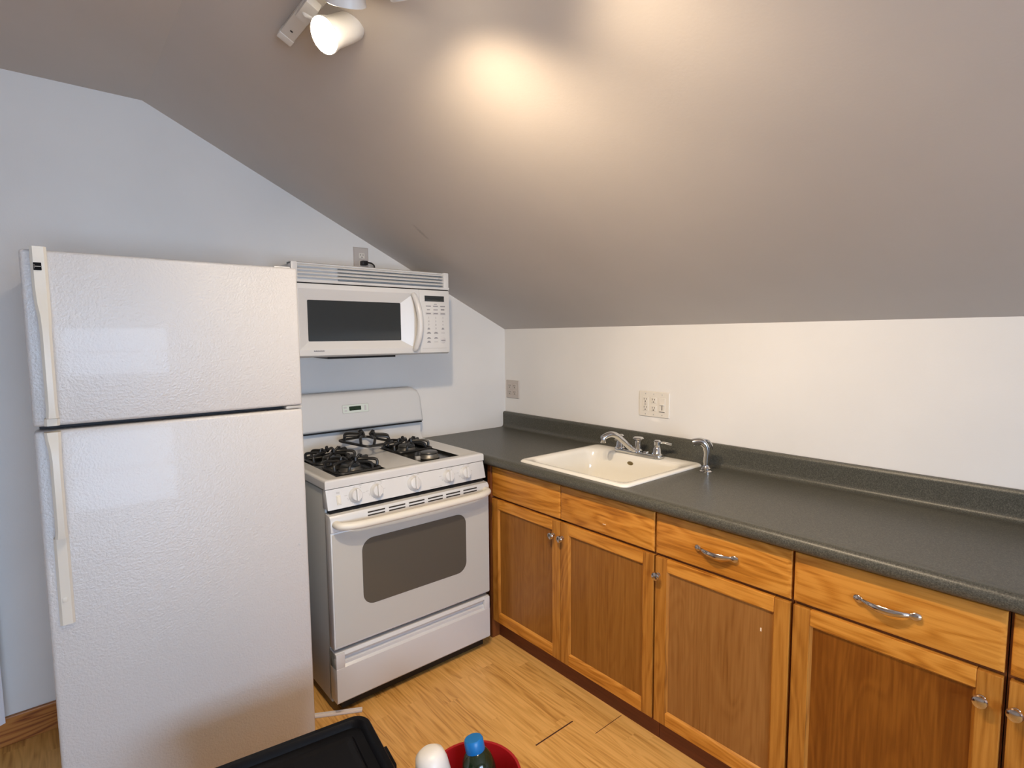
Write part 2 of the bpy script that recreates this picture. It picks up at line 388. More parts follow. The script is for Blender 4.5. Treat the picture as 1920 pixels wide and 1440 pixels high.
def paint_on(o, bm, material):
    """printed marks: add bm (world coordinates) to o's mesh with its own material"""
    off = ORIG[o.name]; t = bmesh.new(); t.from_mesh(o.data); o.data.materials.append(material)
    bmesh.ops.translate(bm, verts=bm.verts, vec=-off); merge(t, bm, len(o.data.materials) - 1)
    t.to_mesh(o.data); t.free()
def copy_thing(root, loc, label=None, rotz=None):
    r = root.copy(); COL.objects.link(r); r.location = loc
    if rotz is not None: r.rotation_euler = (0, 0, rotz)
    if label: r['label'] = label
    for ch in list(root.children):
        c = ch.copy(); COL.objects.link(c); c.parent = r
        for g in ch.children:
            d = g.copy(); COL.objects.link(d); d.parent = c
    return r

# ------------------------------------------------------------------ room shell
HK, KX, KZ = 1.525, -1.843, 2.42
SL = (KZ - HK) / KX           # slope of the ceiling (dz/dx)
XL = -5.2                     # far left wall
T = .10
fl = NB(); box(fl, XL - T, T, WY - T, T, -.12, 0); struct('floor', fl, M_FLOOR)
gp = NB()                     # open end joints between boards
box(gp, -.925, -.732, -1.2815, -1.2765, 0.0, .0006); struct('trim_1', gp, M_GROOVE)
gp = NB(); box(gp, -.716, -.565, -1.3815, -1.3795, 0.0, .0006); struct('trim_2', gp, M_GROOVE)
wr = NB(); box(wr, 0, T, WY - T, T, 0, HK + .06); struct('wall_right', wr, M_WALL)
KX2 = -3.36                   # the flat part ends here, the far slope comes down to the left knee wall
gable = [(XL, 0), (0, 0), (0, HK), (KX, KZ), (KX2, KZ), (XL, HK)]
wb = NB(); prism(wb, gable, 'y', 0, T); struct('wall_back', wb, M_WALL)
wl = NB(); box(wl, XL - T, XL, WY - T, T, 0, HK + .05); struct('wall_left', wl, M_WALL)
x0, x1, z0, z1 = WIN[0]
wf = NB()
for poly in ([(XL, 0), (x0, 0), (x0, KZ), (KX2, KZ), (XL, HK)], [(x1, 0), (0, 0), (0, HK), (x1, HK + SL * x1)],
             [(x0, 0), (x1, 0), (x1, z0), (x0, z0)], [(x0, z1), (x1, z1), (x1, HK + SL * x1), (KX, KZ), (x0, KZ)]):
    prism(wf, poly, 'y', WY - T, WY)
struct('wall_front', wf, M_WALL)
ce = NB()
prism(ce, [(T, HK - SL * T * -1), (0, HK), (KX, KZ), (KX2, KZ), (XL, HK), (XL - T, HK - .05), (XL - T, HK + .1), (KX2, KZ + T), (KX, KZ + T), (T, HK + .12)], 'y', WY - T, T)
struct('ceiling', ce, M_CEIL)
wn = NB()
for a in ((x0, x0 + .05, z0, z1), (x1 - .05, x1, z0, z1), (x0, x1, z0, z0 + .05), (x0, x1, z1 - .05, z1), (x0, x1, (z0 + z1) / 2 - .02, (z0 + z1) / 2 + .02)):
    box(wn, a[0], a[1], WY - .09, WY - .03, a[2], a[3])
win = struct('window_1', wn, M_FRAMEW)
pn = NB(); box(pn, x0 + .04, x1 - .04, WY - .065, WY - .06, z0 + .04, z1 - .04); obj('pane', pn, M_PANE, win, smooth=False)
bb = NB(); box(bb, -2.43, -1.45, -.016, 0, 0, .106, .003); struct('baseboard_back', bb, M_BASEB)

# wall scuff / patch below the triple outlet and ceiling scuff near the microwave
# ------------------------------------------------------------------ refrigerator
FX0, FX1, FY, FZ = -2.232, -1.519, -.729, 1.718
ZG = 1.241
fr = thing('refrigerator', ((FX0 + FX1) / 2, -.38, 0), 'white textured top-freezer refrigerator with ivory handles left of the stove', 'refrigerator')
b = NB(); box(b, FX0 + .006, FX1 - .006, FY + .075, -.04, .03, FZ - .012, .006); obj('cabinet', b, M_WHITE, fr)
b = NB(); box(b, FX0 + .012, FX1 - .012, FY + .055, FY + .078, .05, FZ - .02, .002)
obj('gasket', b, M_GASKET, fr, label='dark door gasket')
def fr_door(name, za, zb):
    b = NB(); box(b, FX0, FX1, FY, FY + .062, za, zb, .009, 3); return obj(name, b, M_FRIDGE, fr)
fd = fr_door('freezer_door', ZG + .006, FZ); rd = fr_door('fridge_door', .016, ZG - .007)
# freezer handle: full-height trim on the latch side, wide above and thinning into a raised grip
def strip(bm, prof, xl, mi=0):
    """prof: list of (z, x_left, x_right, y_front); a bar standing on the door face"""
    tmp = bmesh.new(); rows = []
    for z, xa, xb, yf in prof:
        c = .006; yb = FY + .002
        rows.append([tmp.verts.new(p) for p in ((xa, yb, z), (xa, yf + c, z), (xa + c, yf, z), (xb - c, yf, z), (xb, yf + c, z), (xb, yb, z))])
    for a, bq in zip(rows, rows[1:]):
        for k in range(6): tmp.faces.new([a[k], a[(k + 1) % 6], bq[(k + 1) % 6], bq[k]])
    tmp.faces.new(rows[0]); tmp.faces.new(rows[-1][::-1])
    bmesh.ops.recalc_face_normals(tmp, faces=tmp.faces); merge(bm, tmp, mi)
b = NB()
strip(b, [(FZ + .006, -2.2105, -2.176, FY - .020), (1.62, -2.2105, -2.176, FY - .020), (1.575, -2.2085, -2.176, FY - .026), (1.545, -2.2045, -2.176, FY - .038), (1.50, -2.2025, -2.178, FY - .046), (1.30, -2.2025, -2.178, FY - .046), (1.272, -2.2045, -2.177, FY - .042), (1.268, -2.2085, -2.176, FY - .018), (ZG + .008, -2.2085, -2.176, FY - .016)], 0)
h = obj('handle', b, M_IVORY, fd, label='ivory plastic grip')
b = NB(); prism(b, rrect(-2.1965, 1.672, .0165, .020, .0012, 3), 'y', FY - .0215, FY - .0195)
bd = obj('badge', b, M_BADGE, fd, label='small black square badge')
b = NB(); box(b, -2.2035, -2.1895, FY - .0218, FY - .0212, 1.6712, 1.6725)
for zz in (1.6755, 1.6675): box(b, -2.2032, -2.2022, FY - .0218, FY - .0212, zz - .0006, zz + .0006)
paint_on(bd, b, M_PLATE)
b = NB()
strip(b, [(ZG - .008, -2.2105, -2.176, FY - .03), (1.215, -2.2095, -2.176, FY - .034), (1.19, -2.2055, -2.177, FY - .044), (1.16, -2.2035, -2.178, FY - .047), (.965, -2.2035, -2.178, FY - .047), (.943, -2.2055, -2.177, FY - .042), (.938, -2.2095, -2.176, FY - .014), (.90, -2.2095, -2.176, FY - .011), (.690, -2.2095, -2.176, FY - .010)], 0)
obj('handle', b, M_IVORY, rd, label='ivory plastic grip')
b = NB(); box(b, -2.2005, -2.189, FY - .0125, FY - .0095, .756, .769, .0008); obj('screw_cover', b, M_IVORY, rd)
b = NB(); lathe(b, [(.004, 0), (.004, .002), (0, .003)], (-1.549, FY, .754), (0, -1, 0), 12); obj('bumper', b, M_WHITE, rd)
b = NB(); box(b, FX1 - .055, FX1 - .002, FY + .004, FY + .05, ZG - .005, ZG + .0045, .002); obj('hinge', b, M_TRIMGREY, fr, label='grey centre hinge')
b = NB(); box(b, FX1 - .07, FX1 - .015, FY + .02, FY + .12, FZ - .012, FZ + .006, .004); obj('hinge_cover', b, M_WHITE, fr)
for x in (FX0 + .06, FX1 - .06):
    for y in (-.62, -.1): b = NB(); lathe(b, [(.02, 0), (.02, .035)], (x, y, 0), (0, 0, 1), 12); obj('roller_foot', b, M_BLACK, fr)

# ------------------------------------------------------------------ gas range
RX0, RX1 = -1.415, -.656
RW = RX1 - RX0
gr = thing('gas_range', ((RX0 + RX1) / 2, -.33, 0), 'white freestanding gas range with five knobs and a grey oven window', 'stove')
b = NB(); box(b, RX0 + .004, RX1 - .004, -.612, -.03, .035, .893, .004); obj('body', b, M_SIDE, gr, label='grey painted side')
b = NB(); box(b, RX0 + .012, RX1 - .012, -.640, -.608, .235, .815); obj('front_frame', b, M_BLACK, gr, label='black recess behind the oven door')
# cooktop: rim, sunk deck and two long burner wells
XS = [RX0, RX0 + .020, RX0 + .036, -1.338, -1.120, -.948, -.742, RX1 - .036, RX1 - .020, RX1]
YS = [-.632, -.604, -.590, -.556, -.150, -.100, -.06]
WELLS = {(3, 3), (5, 3)}
b = NB(); top = {}
for i, x in enumerate(XS):
    for j, y in enumerate(YS):
        rim = i <= 1 or i >= 8 or j <= 1
        top[i, j] = b.verts.new((x, y, .9345 if rim else .9245))
sk = {}
for i in range(9):
    for j in range(6):
        if (i, j) in WELLS: continue
        b.faces.new([top[i, j], top[i + 1, j], top[i + 1, j + 1], top[i, j + 1]])
low = {}
for i in range(10):
    for j in range(7):
        if i in (0, 9) or j in (0, 6): low[i, j] = b.verts.new((XS[i], YS[j], .901))
outer = []
loop = [(i, 0) for i in range(10)] + [(9, j) for j in range(1, 7)] + [(i, 6) for i in range(8, -1, -1)] + [(0, j) for j in range(5, 0, -1)]
for p, q in zip(loop, loop[1:] + loop[:1]): b.faces.new([top[p], top[q], low[q], low[p]])
b.faces.new([low[p] for p in loop])
for (i, j) in WELLS:
    c = [(i, j), (i + 1, j), (i + 1, j + 1), (i, j + 1)]
    lw = [b.verts.new((top[p].co.x, top[p].co.y, .912)) for p in c]
    for k in range(4):
        f = b.faces.new([top[c[k]], top[c[(k + 1) % 4]], lw[(k + 1) % 4], lw[k]]); f.material_index = 1
    f = b.faces.new(lw); f.material_index = 1
bmesh.ops.recalc_face_normals(b, faces=b.faces)
ed = [e for e in b.edges if (abs(e.verts[0].co.z - .9345) < 1e-6 and abs(e.verts[1].co.z - .9345) < 1e-6 and
      all((abs(v.co.x - RX0) < 1e-6 or abs(v.co.x - RX1) < 1e-6 or abs(v.co.y - YS[0]) < 1e-6) for v in e.verts) and len(e.link_faces) == 2 and abs(e.link_faces[0].normal.dot(e.link_faces[1].normal)) < .3)]
bmesh.ops.bevel(b, geom=ed, offset=.009, segments=4, affect='EDGES', profile=.5)
ct = obj('cooktop', b, [M_WHITE, M_WELL], gr)
BUR = [(-1.229, -.445), (-1.229, -.245), (-.845, -.455), (-.845, -.245)]
for x, y in BUR:
    b = NB(); lathe(b, [(.047, 0), (.050, .004), (.044, .010), (.041, .022), (.036, .024)], (x, y, .912), (0, 0, 1), 32)
    bu = obj('burner', b, M_ALU, ct)
    b = NB(); lathe(b, [(.040, 0), (.041, .003), (.038, .008), (.030, .010), (0, .011)], (x, y, .936), (0, 0, 1), 32); obj('burner_cap', b, M_CAP, gr)
b = NB(); box(b, -.921, -.899, -.47, -.455, .912, .930, .001); obj('igniter', b, M_TRIMGREY, ct)
# backguard: curved riser and overhanging console
b = NB()
prism(b, [(-.03, .90), (-.100, .90), (-.100, .930), (-.082, .945), (-.074, .965), (-.074, 1.03), (-.03, 1.03)], 'x', RX0 + .004, RX1 - .006)
bg = obj('backguard', b, M_WHITE, gr)
b = NB()
pf = [(RX0 + .002, 1.030), (RX1 - .003, 1.030), (RX1 - .006, 1.160), (RX1 - .022, 1.196), (RX1 - .055, 1.212), (RX0 + .055, 1.212), (RX0 + .022, 1.196), (RX0 + .005, 1.160)]
tmp = bmesh.new(); fv = []; bv = []
for x, z in pf:
    lean = (z - 1.03) * .16
    fv.append(tmp.verts.new((x, -.112 + lean, z))); bv.append(tmp.verts.new((x, -.032, z)))
tmp.faces.new(fv); tmp.faces.new(bv[::-1])
for k in range(8): tmp.faces.new([fv[k], bv[k], bv[(k + 1) % 8], fv[(k + 1) % 8]])
bmesh.ops.recalc_face_normals(tmp, faces=tmp.faces)
bmesh.ops.bevel(tmp, geom=[e for e in tmp.edges if all(v in fv for v in e.verts)], offset=.019, segments=5, affect='EDGES', profile=.5)
merge(b, tmp)
cs = obj('console', b, M_WHITE, gr)
b = NB(); box(b, RX0 + .01, RX1 - .012, -.100, -.07, 1.024, 1.0305); obj('console_gap', b, M_BLACK, gr, label='dark line under the console')
def on_console(x, z, lift=0): return Vector((x, -.112 + (z - 1.03) * .16 - lift, z))
def console_plate(xc, zc, w_, h_, r_, lift, mi, bm):
    P = rrect(xc, zc, w_, h_, r_, 4); a = [bm.verts.new(on_console(x, z, lift)) for x, z in P]; q = [bm.verts.new(on_console(x, z, -.001)) for x, z in P]
    bm.faces.new(a).material_index = mi; n = len(P)
    for k in range(n): bm.faces.new([a[k], q[k], q[(k + 1) % n], a[(k + 1) % n]]).material_index = mi
CXC = -1.040
b = NB(); console_plate(CXC, 1.131, .138, .043, .005, .0012, 1, b); console_plate(CXC, 1.131, .134, .039, .004, .0018, 0, b)
ck = obj('clock_panel', b, [M_LCDFRAME, M_TRIMGREY], cs, smooth=False)
b = NB(); console_plate(CXC - .003, 1.1325, .062, .0205, .003, .0024, 0, b); obj('clock_display', b, M_LCD, cs, smooth=False, label='dark green clock display')
for xx, zz, ww, hh in ((CXC - .054, 1.139, .017, .0085), (CXC - .052, 1.123, .015, .007), (CXC + .050, 1.131, .011, .026)):
    b = NB(); console_plate(xx, zz, ww, hh, .003, .0025, 0, b); obj('clock_button', b, M_PRINTLT, cs, smooth=False)
# slanted control panel with five knobs
PT, PB = (-.630, .898), (-.650, .823)       # (y, z) top and bottom of the sloped face
b = NB(); prism(b, [PT, PB, (-.60, .823), (-.60, .898)], 'x', RX0 + .002, RX1 - .002, bev=.003)
cp = obj('control_panel', b, M_WHITE, gr)
pn_ = Vector((0, -(PT[1] - PB[1]), -(PB[0] - PT[0]) * -1)).normalized()
pn_ = Vector((0, -.9662, .2577))             # outward normal of the face
pu = Vector((0, .2577, .9662))
def on_panel(x, v, lift=0):                  # v measured from panel middle, up the slope
    mid = Vector((x, (PT[0] + PB[0]) / 2, (PT[1] + PB[1]) / 2)); return mid + pu * v + pn_ * lift
KN = [(-1.297, -.001), (-1.207, 0), (-1.034, 0), (-.862, 0), (-.770, 0)]
for x, v in KN:
    b = NB(); big = 1.12 if abs(x + 1.034) < .01 else 1.0
    lathe(b, [(.0285 * big, -.002), (.0285 * big, .002), (.026 * big, .006), (.024 * big, .008), (.0215 * big, .020), (.019 * big, .022), (0, .0222)], on_panel(x, v), pn_, 30)
    mt = Matrix.Translation(on_panel(x, v)) @ Matrix(((1, 0, 0, 0), (0, pu.y, pn_.y, 0), (0, pu.z, pn_.z, 0), (0, 0, 0, 1))) @ Matrix.Rotation(math.radians(-4), 4, 'Z')
    box(b, -.0055, .0055, -.0225 * big, .0245 * big, .018, .033, .0022, 2, 0, mt)
    obj('knob', b, M_WHITE, cp)
b = NB()
for x, v in KN:
    pl = lambda u, vv: on_panel(x + u, v + vv, .0008)
    def pq(u0, u1, v0, v1):
        b.faces.new([b.verts.new(pl(u, q)) for u, q in ((u0, v0), (u1, v0), (u1, v1), (u0, v1))])
    if abs(x + 1.034) < .01:
        pq(-.032, -.022, .0335, .0352); pq(-.006, .006, .0345, .0362); pq(.020, .030, .0335, .0352); continue
    pq(-.006, .003, .0325, .0348); pq(.019, .030, .034, .0357); pq(.0225, .0262, .0262, .0298)
    pq(-.045, -.033, .006, .0078); pq(-.036, -.0315, -.006, -.0045); pq(-.0325, -.031, -.014, -.006)
    for k in range(7):
        a = math.radians(200 + k * 18); u, q = .0315 * math.cos(a), .0315 * math.sin(a); pq(u - .0008, u + .0008, q - .0012, q + .0012)
    pq(.031, .040, .004, .0055)
pl2 = lambda u, vv: on_panel(-1.366 + u, vv, .0008)
for u0, u1, v0, v1 in ((-.007, .007, .024, .0258), (-.007, .007, .0195, .0213)): b.faces.new([b.verts.new(pl2(u, q)) for u, q in ((u0, v0), (u1, v0), (u1, v1), (u0, v1))])
pl3 = lambda u, vv: on_panel(-.93 + u, vv, .0008)
b.faces.new([b.verts.new(pl3(u, q)) for u, q in ((-.03, -.0335), (.03, -.0335), (.03, -.032), (-.03, -.032))])
paint_on(cp, b, M_TRIMGREY)
b = NB()
mt = Matrix.Translation(on_panel(-1.366, -.006)) @ Matrix(((1, 0, 0, 0), (0, pu.y, pn_.y, 0), (0, pu.z, pn_.z, 0), (0, 0, 0, 1)))
box(b, -.0085, .0085, -.0175, .0185, -.001, .0025, .001, 1, 0, mt); box(b, -.0055, .0055, -.013, .014, .002, .0048, .001, 1, 0, mt)
obj('rocker_switch', b, M_IVORY, cp)
# oven door
DY = -.668
b = NB()
prism(b, [(-.622, .272), (-.660, .272), (DY, .280), (DY, .735), (DY + .001, .738), (DY - .004, .742), (DY - .004, .790), (DY + .006, .803), (-.622, .807)], 'x', RX0 + .001, RX1 - .001, bev=.003)
dr = obj('oven_door', b, M_WHITE, gr)
b = NB(); box(b, RX0 + .006, RX1 - .006, DY - .0012, DY + .004, .284, .733, .0006, 1); obj('door_panel', b, M_DOORGREY, dr, smooth=False, label='greyish front panel of the oven door')
b = NB(); prism(b, rrect(-1.040, .551, .500, .272, .048, 10), 'y', DY - .0020, DY + .004); obj('oven_window', b, M_OVENGLASS, dr, smooth=False, label='grey tinted oven window')
b = NB()
for k in range(6):
    xc = -1.262 + k * .092 + .0
    for dz in (0, -.0125): box(b, xc, xc + .074, DY - .0048, DY - .003, .7915 + dz - .0026, .7915 + dz + .0026)
paint_on(dr, b, M_SLOT)
b = NB()
pth = smooth_path([(RX0 + .022, DY - .004, .772), (RX0 + .030, DY - .030, .770), (RX0 + .075, DY - .047, .767), (RX0 + .16, DY - .052, .766), (-1.0355, DY - .055, .766), (RX1 - .16, DY - .052, .766), (RX1 - .075, DY - .047, .767), (RX1 - .030, DY - .030, .770), (RX1 - .022, DY - .004, .772)], 6)
tube(b, pth, .0165, 16, flat=(1, .9)); obj('door_handle', b, M_IVORY, dr, label='long ivory bar handle')
# drawer with a long scooped pull
b = NB()
prism(b, [(-.600, .052), (DY + .004, .052), (DY - .004, .060), (DY - .004, .196), (DY + .006, .204), (DY + .006, .216), (DY + .016, .222), (DY + .016, .232), (DY + .002, .238), (DY - .002, .246), (DY + .006, .258), (-.600, .260)], 'x', RX0 + .004, RX1 - .004, bev=.002)
for xa, xb in ((RX0 + .004, RX0 + .040), (RX1 - .034, RX1 - .004)): box(b, xa, xb, DY - .0035, -.61, .19, .256, .003)
obj('drawer', b, M_WHITE, gr)
b = NB(); box(b, RX0 + .03, RX1 - .03, DY + .02, -.1, .018, .05); obj('base_frame', b, M_BLACK, gr)
for x in (RX0 + .06, RX1 - .06):
    for y in (-.60, -.09):
        b = NB(); lathe(b, [(.016, 0), (.019, .004), (.014, .008), (.008, .010), (.008, .036)], (x, y, 0), (0, 0, 1), 14); obj('leveling_foot', b, M_BLACK, gr)

# burner grates: lower square ring, four raised fingers
def make_grate(name, label):
    t = thing(name, (0, 0, 0), label, 'grate', 'black burner grates on the stove')
    h_ = .094; b = NB(); r_ = .0064
    ring = [(x, y, .006) for x, y in rrect(0, 0, 2 * h_, 2 * h_, .024, 5)]
    tube(b, ring, r_, 8, closed=True)
    obj('ring', b, M_IRON, t)
    for k in range(4):
        a = math.radians(90 * k); c, s = math.cos(a), math.sin(a)
        def q(u, v, z): return (u * c - v * s, u * s + v * c, z)
        b = NB()
        # arch from one corner side to the other then a finger running inward with a pointed tip
        tube(b, smooth_path([q(h_ - .002, -.052, .006), q(h_ + .001, -.050, .028), q(h_ - .008, -.040, .037), q(.050, -.012, .038), q(.030, -.002, .038)], 4), r_, 8)
        tube(b, smooth_path([q(h_ - .002, .052, .006), q(h_ + .001, .050, .028), q(h_ - .008, .040, .037), q(.050, .012, .038), q(.030, .002, .038)], 4), r_, 8)
        tube(b, [q(.060, 0, .036), q(.030, 0, .037), q(.020, 0, .040), q(.038, 0, .056), q(.044, 0, .054), q(.046, 0, .040)], [.006, .0075, .006, .0055, .006, .006], 8)
        obj('finger', b, M_IRON, t)
    return t
g1 = make_grate('burner_grate', 'black grate seated over the front left burner of the stove')
g1.location = (-1.229, -.455, .9235)
g2 = copy_thing(g1, (-1.231, -.232, .9235), 'black grate over the rear left burner, half hidden beside the refrigerator')
g3 = copy_thing(g1, (-.845, -.245, .9235), 'black grate over the rear right burner nearest the countertop')
g4 = copy_thing(g1, (-1.040, -.205, .975), 'loose tilted black grate lying askew across the middle rear of the stove')
g4.rotation_euler = (math.radians(4), math.radians(3), math.radians(22))

# ------------------------------------------------------------------ microwave
MX0, MX1, MY, MZ0, MZ1 = -1.421, -.664, -.378, 1.398, 1.791
mw = thing('microwave', ((MX0 + MX1) / 2, -.19, MZ0), 'white over-the-range microwave with dark window and vent grille on the wall', 'microwave')
b = NB(); box(b, MX0 + .006, MX1 - .004, MY + .045, -.004, MZ0 + .004, MZ1 - .004, .004); obj('case', b, M_WHITE, mw)
b = NB(); prism(b, [(MX0 + .16, -.32), (MX1 - .27, -.32), (MX1 - .30, -.06), (MX0 + .19, -.06)], 'z', MZ0 - .010, MZ0 + .006); obj('underside_panel', b, M_BLACK, mw, label='dark panel under the case')
# vent grille, curved outer frame with louvres
ZV = 1.709
b = NB()
prism(b, [(MY + .05, ZV), (MY + .002, ZV), (MY - .002, ZV + .006), (MY - .002, ZV + .010), (MY + .010, ZV + .012), (MY + .05, ZV + .012)], 'x', MX0, MX1)
prism(b, [(MY + .05, MZ1 - .008), (MY + .008, MZ1 - .008), (MY + .006, MZ1 - .004), (MY + .014, MZ1), (MY + .05, MZ1)], 'x', MX0, MX1)
box(b, MX0, MX0 + .026, MY, MY + .05, ZV, MZ1, .004); box(b, MX1 - .030, MX1, MY, MY + .05, ZV, MZ1, .004)
for k in range(4):
    z = ZV + .0215 + k * .0148
    prism(b, [(MY + .030, z + .010), (MY + .002, z - .002), (MY - .001, z + .0015), (MY + .003, z + .0055), (MY + .030, z + .0135)], 'x', MX0 + .024, MX1 - .028)
box(b, MX0 + .02, MX0 + .20, MY + .016, MY + .045, ZV + .01, MZ1 - .006)
gl = obj('vent_grille', b, M_WHITE, mw)
b = NB(); box(b, MX0 + .02, MX1 - .02, MY + .032, MY + .047, ZV + .006, MZ1 - .006); obj('grille_backing', b, M_TRIMGREY, mw)
b = NB(); box(b, MX0 + .002, MX1 - .002, MY + .006, MY + .05, ZV - .0045, ZV + .001); obj('grille_gap', b, M_BLACK, mw, label='black line below the grille')
# door
XD = -.832
wx0, wx1, wz0, wz1 = -1.352, -.922, 1.467, 1.637
ox0, ox1, oz0, oz1 = wx0 - .045, wx1 + .060, wz0 - .036, wz1 + .046
dl = .024
b = NB()
prism(b, [(MY + .046, MZ0 + .002), (MY + .020, MZ0), (MY + .004, MZ0 + .008), (MY, MZ0 + .030), (MY, oz0), (MY + .046, oz0)], 'x', MX0, XD - .001)
prism(b, [(MY + .046, oz1), (MY, oz1), (MY, ZV - .012), (MY + .004, ZV - .005), (MY + .046, ZV - .005)], 'x', MX0, XD - .001)
box(b, MX0, ox0, MY, MY + .046, oz0, oz1); box(b, ox1, XD - .001, MY, MY + .046, oz0, oz1)
md = obj('door', b, M_WHITE, mw)
b = NB()
O = [(ox0, oz0), (ox1, oz0), (ox1, oz1), (ox0, oz1)]; I = [(wx0, wz0), (wx1, wz0), (wx1, wz1), (wx0, wz1)]
ov = [b.verts.new((x, MY + .0003, z)) for x, z in O]; iv = [b.verts.new((x, MY + dl, z)) for x, z in I]; bv = [b.verts.new((x, MY + .04, z)) for x, z in O]; cv = [b.verts.new((x, MY + .04, z)) for x, z in I]
for k in range(4):
    q = (k + 1) % 4
    b.faces.new([ov[k], ov[q], iv[q], iv[k]]); b.faces.new([ov[k], bv[k], bv[q], ov[q]]); b.faces.new([iv[k], iv[q], cv[q], cv[k]]); b.faces.new([bv[k], cv[k], cv[q], bv[q]])
obj('window_surround', b, M_WHITE, md, smooth=False)
b = NB(); prism(b, rrect((wx0 + wx1) / 2, (wz0 + wz1) / 2, wx1 - wx0 + .004, wz1 - wz0 + .004, .006, 4), 'y', MY + dl - .001, MY + dl + .006); obj('window', b, M_GLASS, md, smooth=False, label='black glass window')
b = NB()
pth = smooth_path([(XD - .034, MY - .002, 1.680), (XD - .032, MY - .016, 1.665), (XD - .026, MY - .036, 1.615), (XD - .022, MY - .043, 1.55), (XD - .025, MY - .036, 1.485), (XD - .030, MY - .016, 1.435), (XD - .032, MY - .002, 1.420)], 6)
tube(b, pth, [.011 + .004 * math.sin(math.pi * i / (len(pth) - 1)) for i in range(len(pth))], 14, flat=(1.0, 1.0)); obj('handle', b, M_WHITE, md, label='bowed white handle')
b = NB(); P_ = lambda cx, cz, y: (lambda u, v: Vector((cx + u, y, cz + v)))
for k in range(10):   # maker's lettering, unreadable in the photo
    xx = -1.341 + k * .0046; hh = (.0052, .0042, .0056, .0044)[k % 4]
    box(b, xx, xx + .0036, MY - .0012, MY + .001, 1.4225, 1.4225 + hh)
paint_on(md, b, M_GREYPRINT)
# control panel
b = NB()
prism(b, [(MY + .046, MZ0 + .002), (MY + .020, MZ0), (MY + .004, MZ0 + .008), (MY, MZ0 + .030), (MY, ZV - .012), (MY + .004, ZV - .005), (MY + .046, ZV - .005)], 'x', XD + .001, MX1, bev=.002)
mp_ = obj('control_panel', b, M_WHITE, mw)
b = NB(); box(b, -.803, -.694, MY - .0015, MY + .002, 1.650, 1.677, .001); obj('display', b, M_GLASS, mp_, label='black display strip')
KXS = (-.783, -.743, -.703)
b = NB(); kb = NB(); gb = NB()
for k, x in enumerate(KXS):
    box(b, x - .0135, x + .0135, MY - .0008, MY + .001, 1.6255, 1.6300)
    ww = (.008, .012, .010)[k]; box(b, x - ww, x + ww, MY - .0008, MY + .001, 1.6085, 1.6125 if k < 2 else 1.6155)
    box(gb, x - .0165, x + .0165, MY - .0010, MY + .001, 1.5855, 1.5985)
    box(b, x - .012, x + .012, MY - .0012, MY + .001, 1.5895, 1.5945)
box(b, -.752, -.736, MY - .0008, MY + .001, 1.6355, 1.6385)
for k, d in enumerate('123456789'): text_bm(b, d, .0125, P_(KXS[k % 3], 1.5725 - .0172 * (k // 3), MY - .001))
text_bm(b, '0', .0125, P_(KXS[1], 1.5205, MY - .001))
for x, z, ww, hh in ((KXS[0], 1.5205, .0075, .004), (KXS[2], 1.5205, .0075, .004), (KXS[0], 1.5005, .0115, .004), (KXS[1], 1.5005, .0115, .004), (KXS[2], 1.5005, .0105, .0018), (KXS[0], 1.4755, .011, .0035), (KXS[1], 1.4755, .011, .0035), (KXS[0], 1.4575, .010, .0042), (KXS[1], 1.4575, .0105, .002)):
    box(b, x - ww, x + ww, MY - .0008, MY + .001, z - hh, z - .0005); 
    if hh > .003: box(b, x - ww * .65, x + ww * .65, MY - .0008, MY + .001, z + .0005, z + hh)
paint_on(mp_, b, M_GREYPRINT)
paint_on(mp_, gb, M_PRINTLT)
b = NB(); lathe(b, [(.0155, -.001), (.0155, .001), (.0145, .0016), (0, .0016)], (KXS[2], MY, 1.464), (0, -1, 0), 24); sb_ = obj('start_button', b, M_PRINTLT, mp_, label='round grey start button')
b = NB(); box(b, KXS[2] - .012, KXS[2] + .012, MY - .0024, MY - .001, 1.4615, 1.4655); paint_on(sb_, b, M_GREYPRINT)
b = NB(); box(b, XD + .012, MX1 - .020, MY - .0006, MY + .001, 1.4255, 1.4265); paint_on(mp_, b, M_TRIMGREY)

# ------------------------------------------------------------------ outlets
def wall_frame(wall):
    """u to the right as seen from the room, v up, w out of the wall"""
    if wall == 'back': return lambda c: (lambda u, v, w_: Vector((c[0] + u, -w_, c[1] + v)))
    return lambda c: (lambda u, v, w_: Vector((-w_, c[0] - u, c[1] + v)))
def plate_bm(bm, fr_, w_, h_, d, bev=.003, mi=0, u0=0, v0=0, base=0.0005):
    tmp = bmesh.new()
    for (e, dd) in ((0, base), (0, d - bev), (bev, d)):
        for su, sv in ((-1, -1), (1, -1), (1, 1), (-1, 1)): tmp.verts.new(fr_(u0 + su * (w_ / 2 - e), v0 + sv * (h_ / 2 - e), dd))
    tmp.verts.ensure_lookup_table(); V = tmp.verts
    tmp.faces.new([V[0], V[1], V[2], V[3]]); tmp.faces.new([V[8], V[9], V[10], V[11]])
    for L_ in (0, 4):
        for k in range(4): tmp.faces.new([V[L_ + k], V[L_ + (k + 1) % 4], V[L_ + 4 + (k + 1) % 4], V[L_ + 4 + k]])
    bmesh.ops.recalc_face_normals(tmp, faces=tmp.faces); merge(bm, tmp, mi)
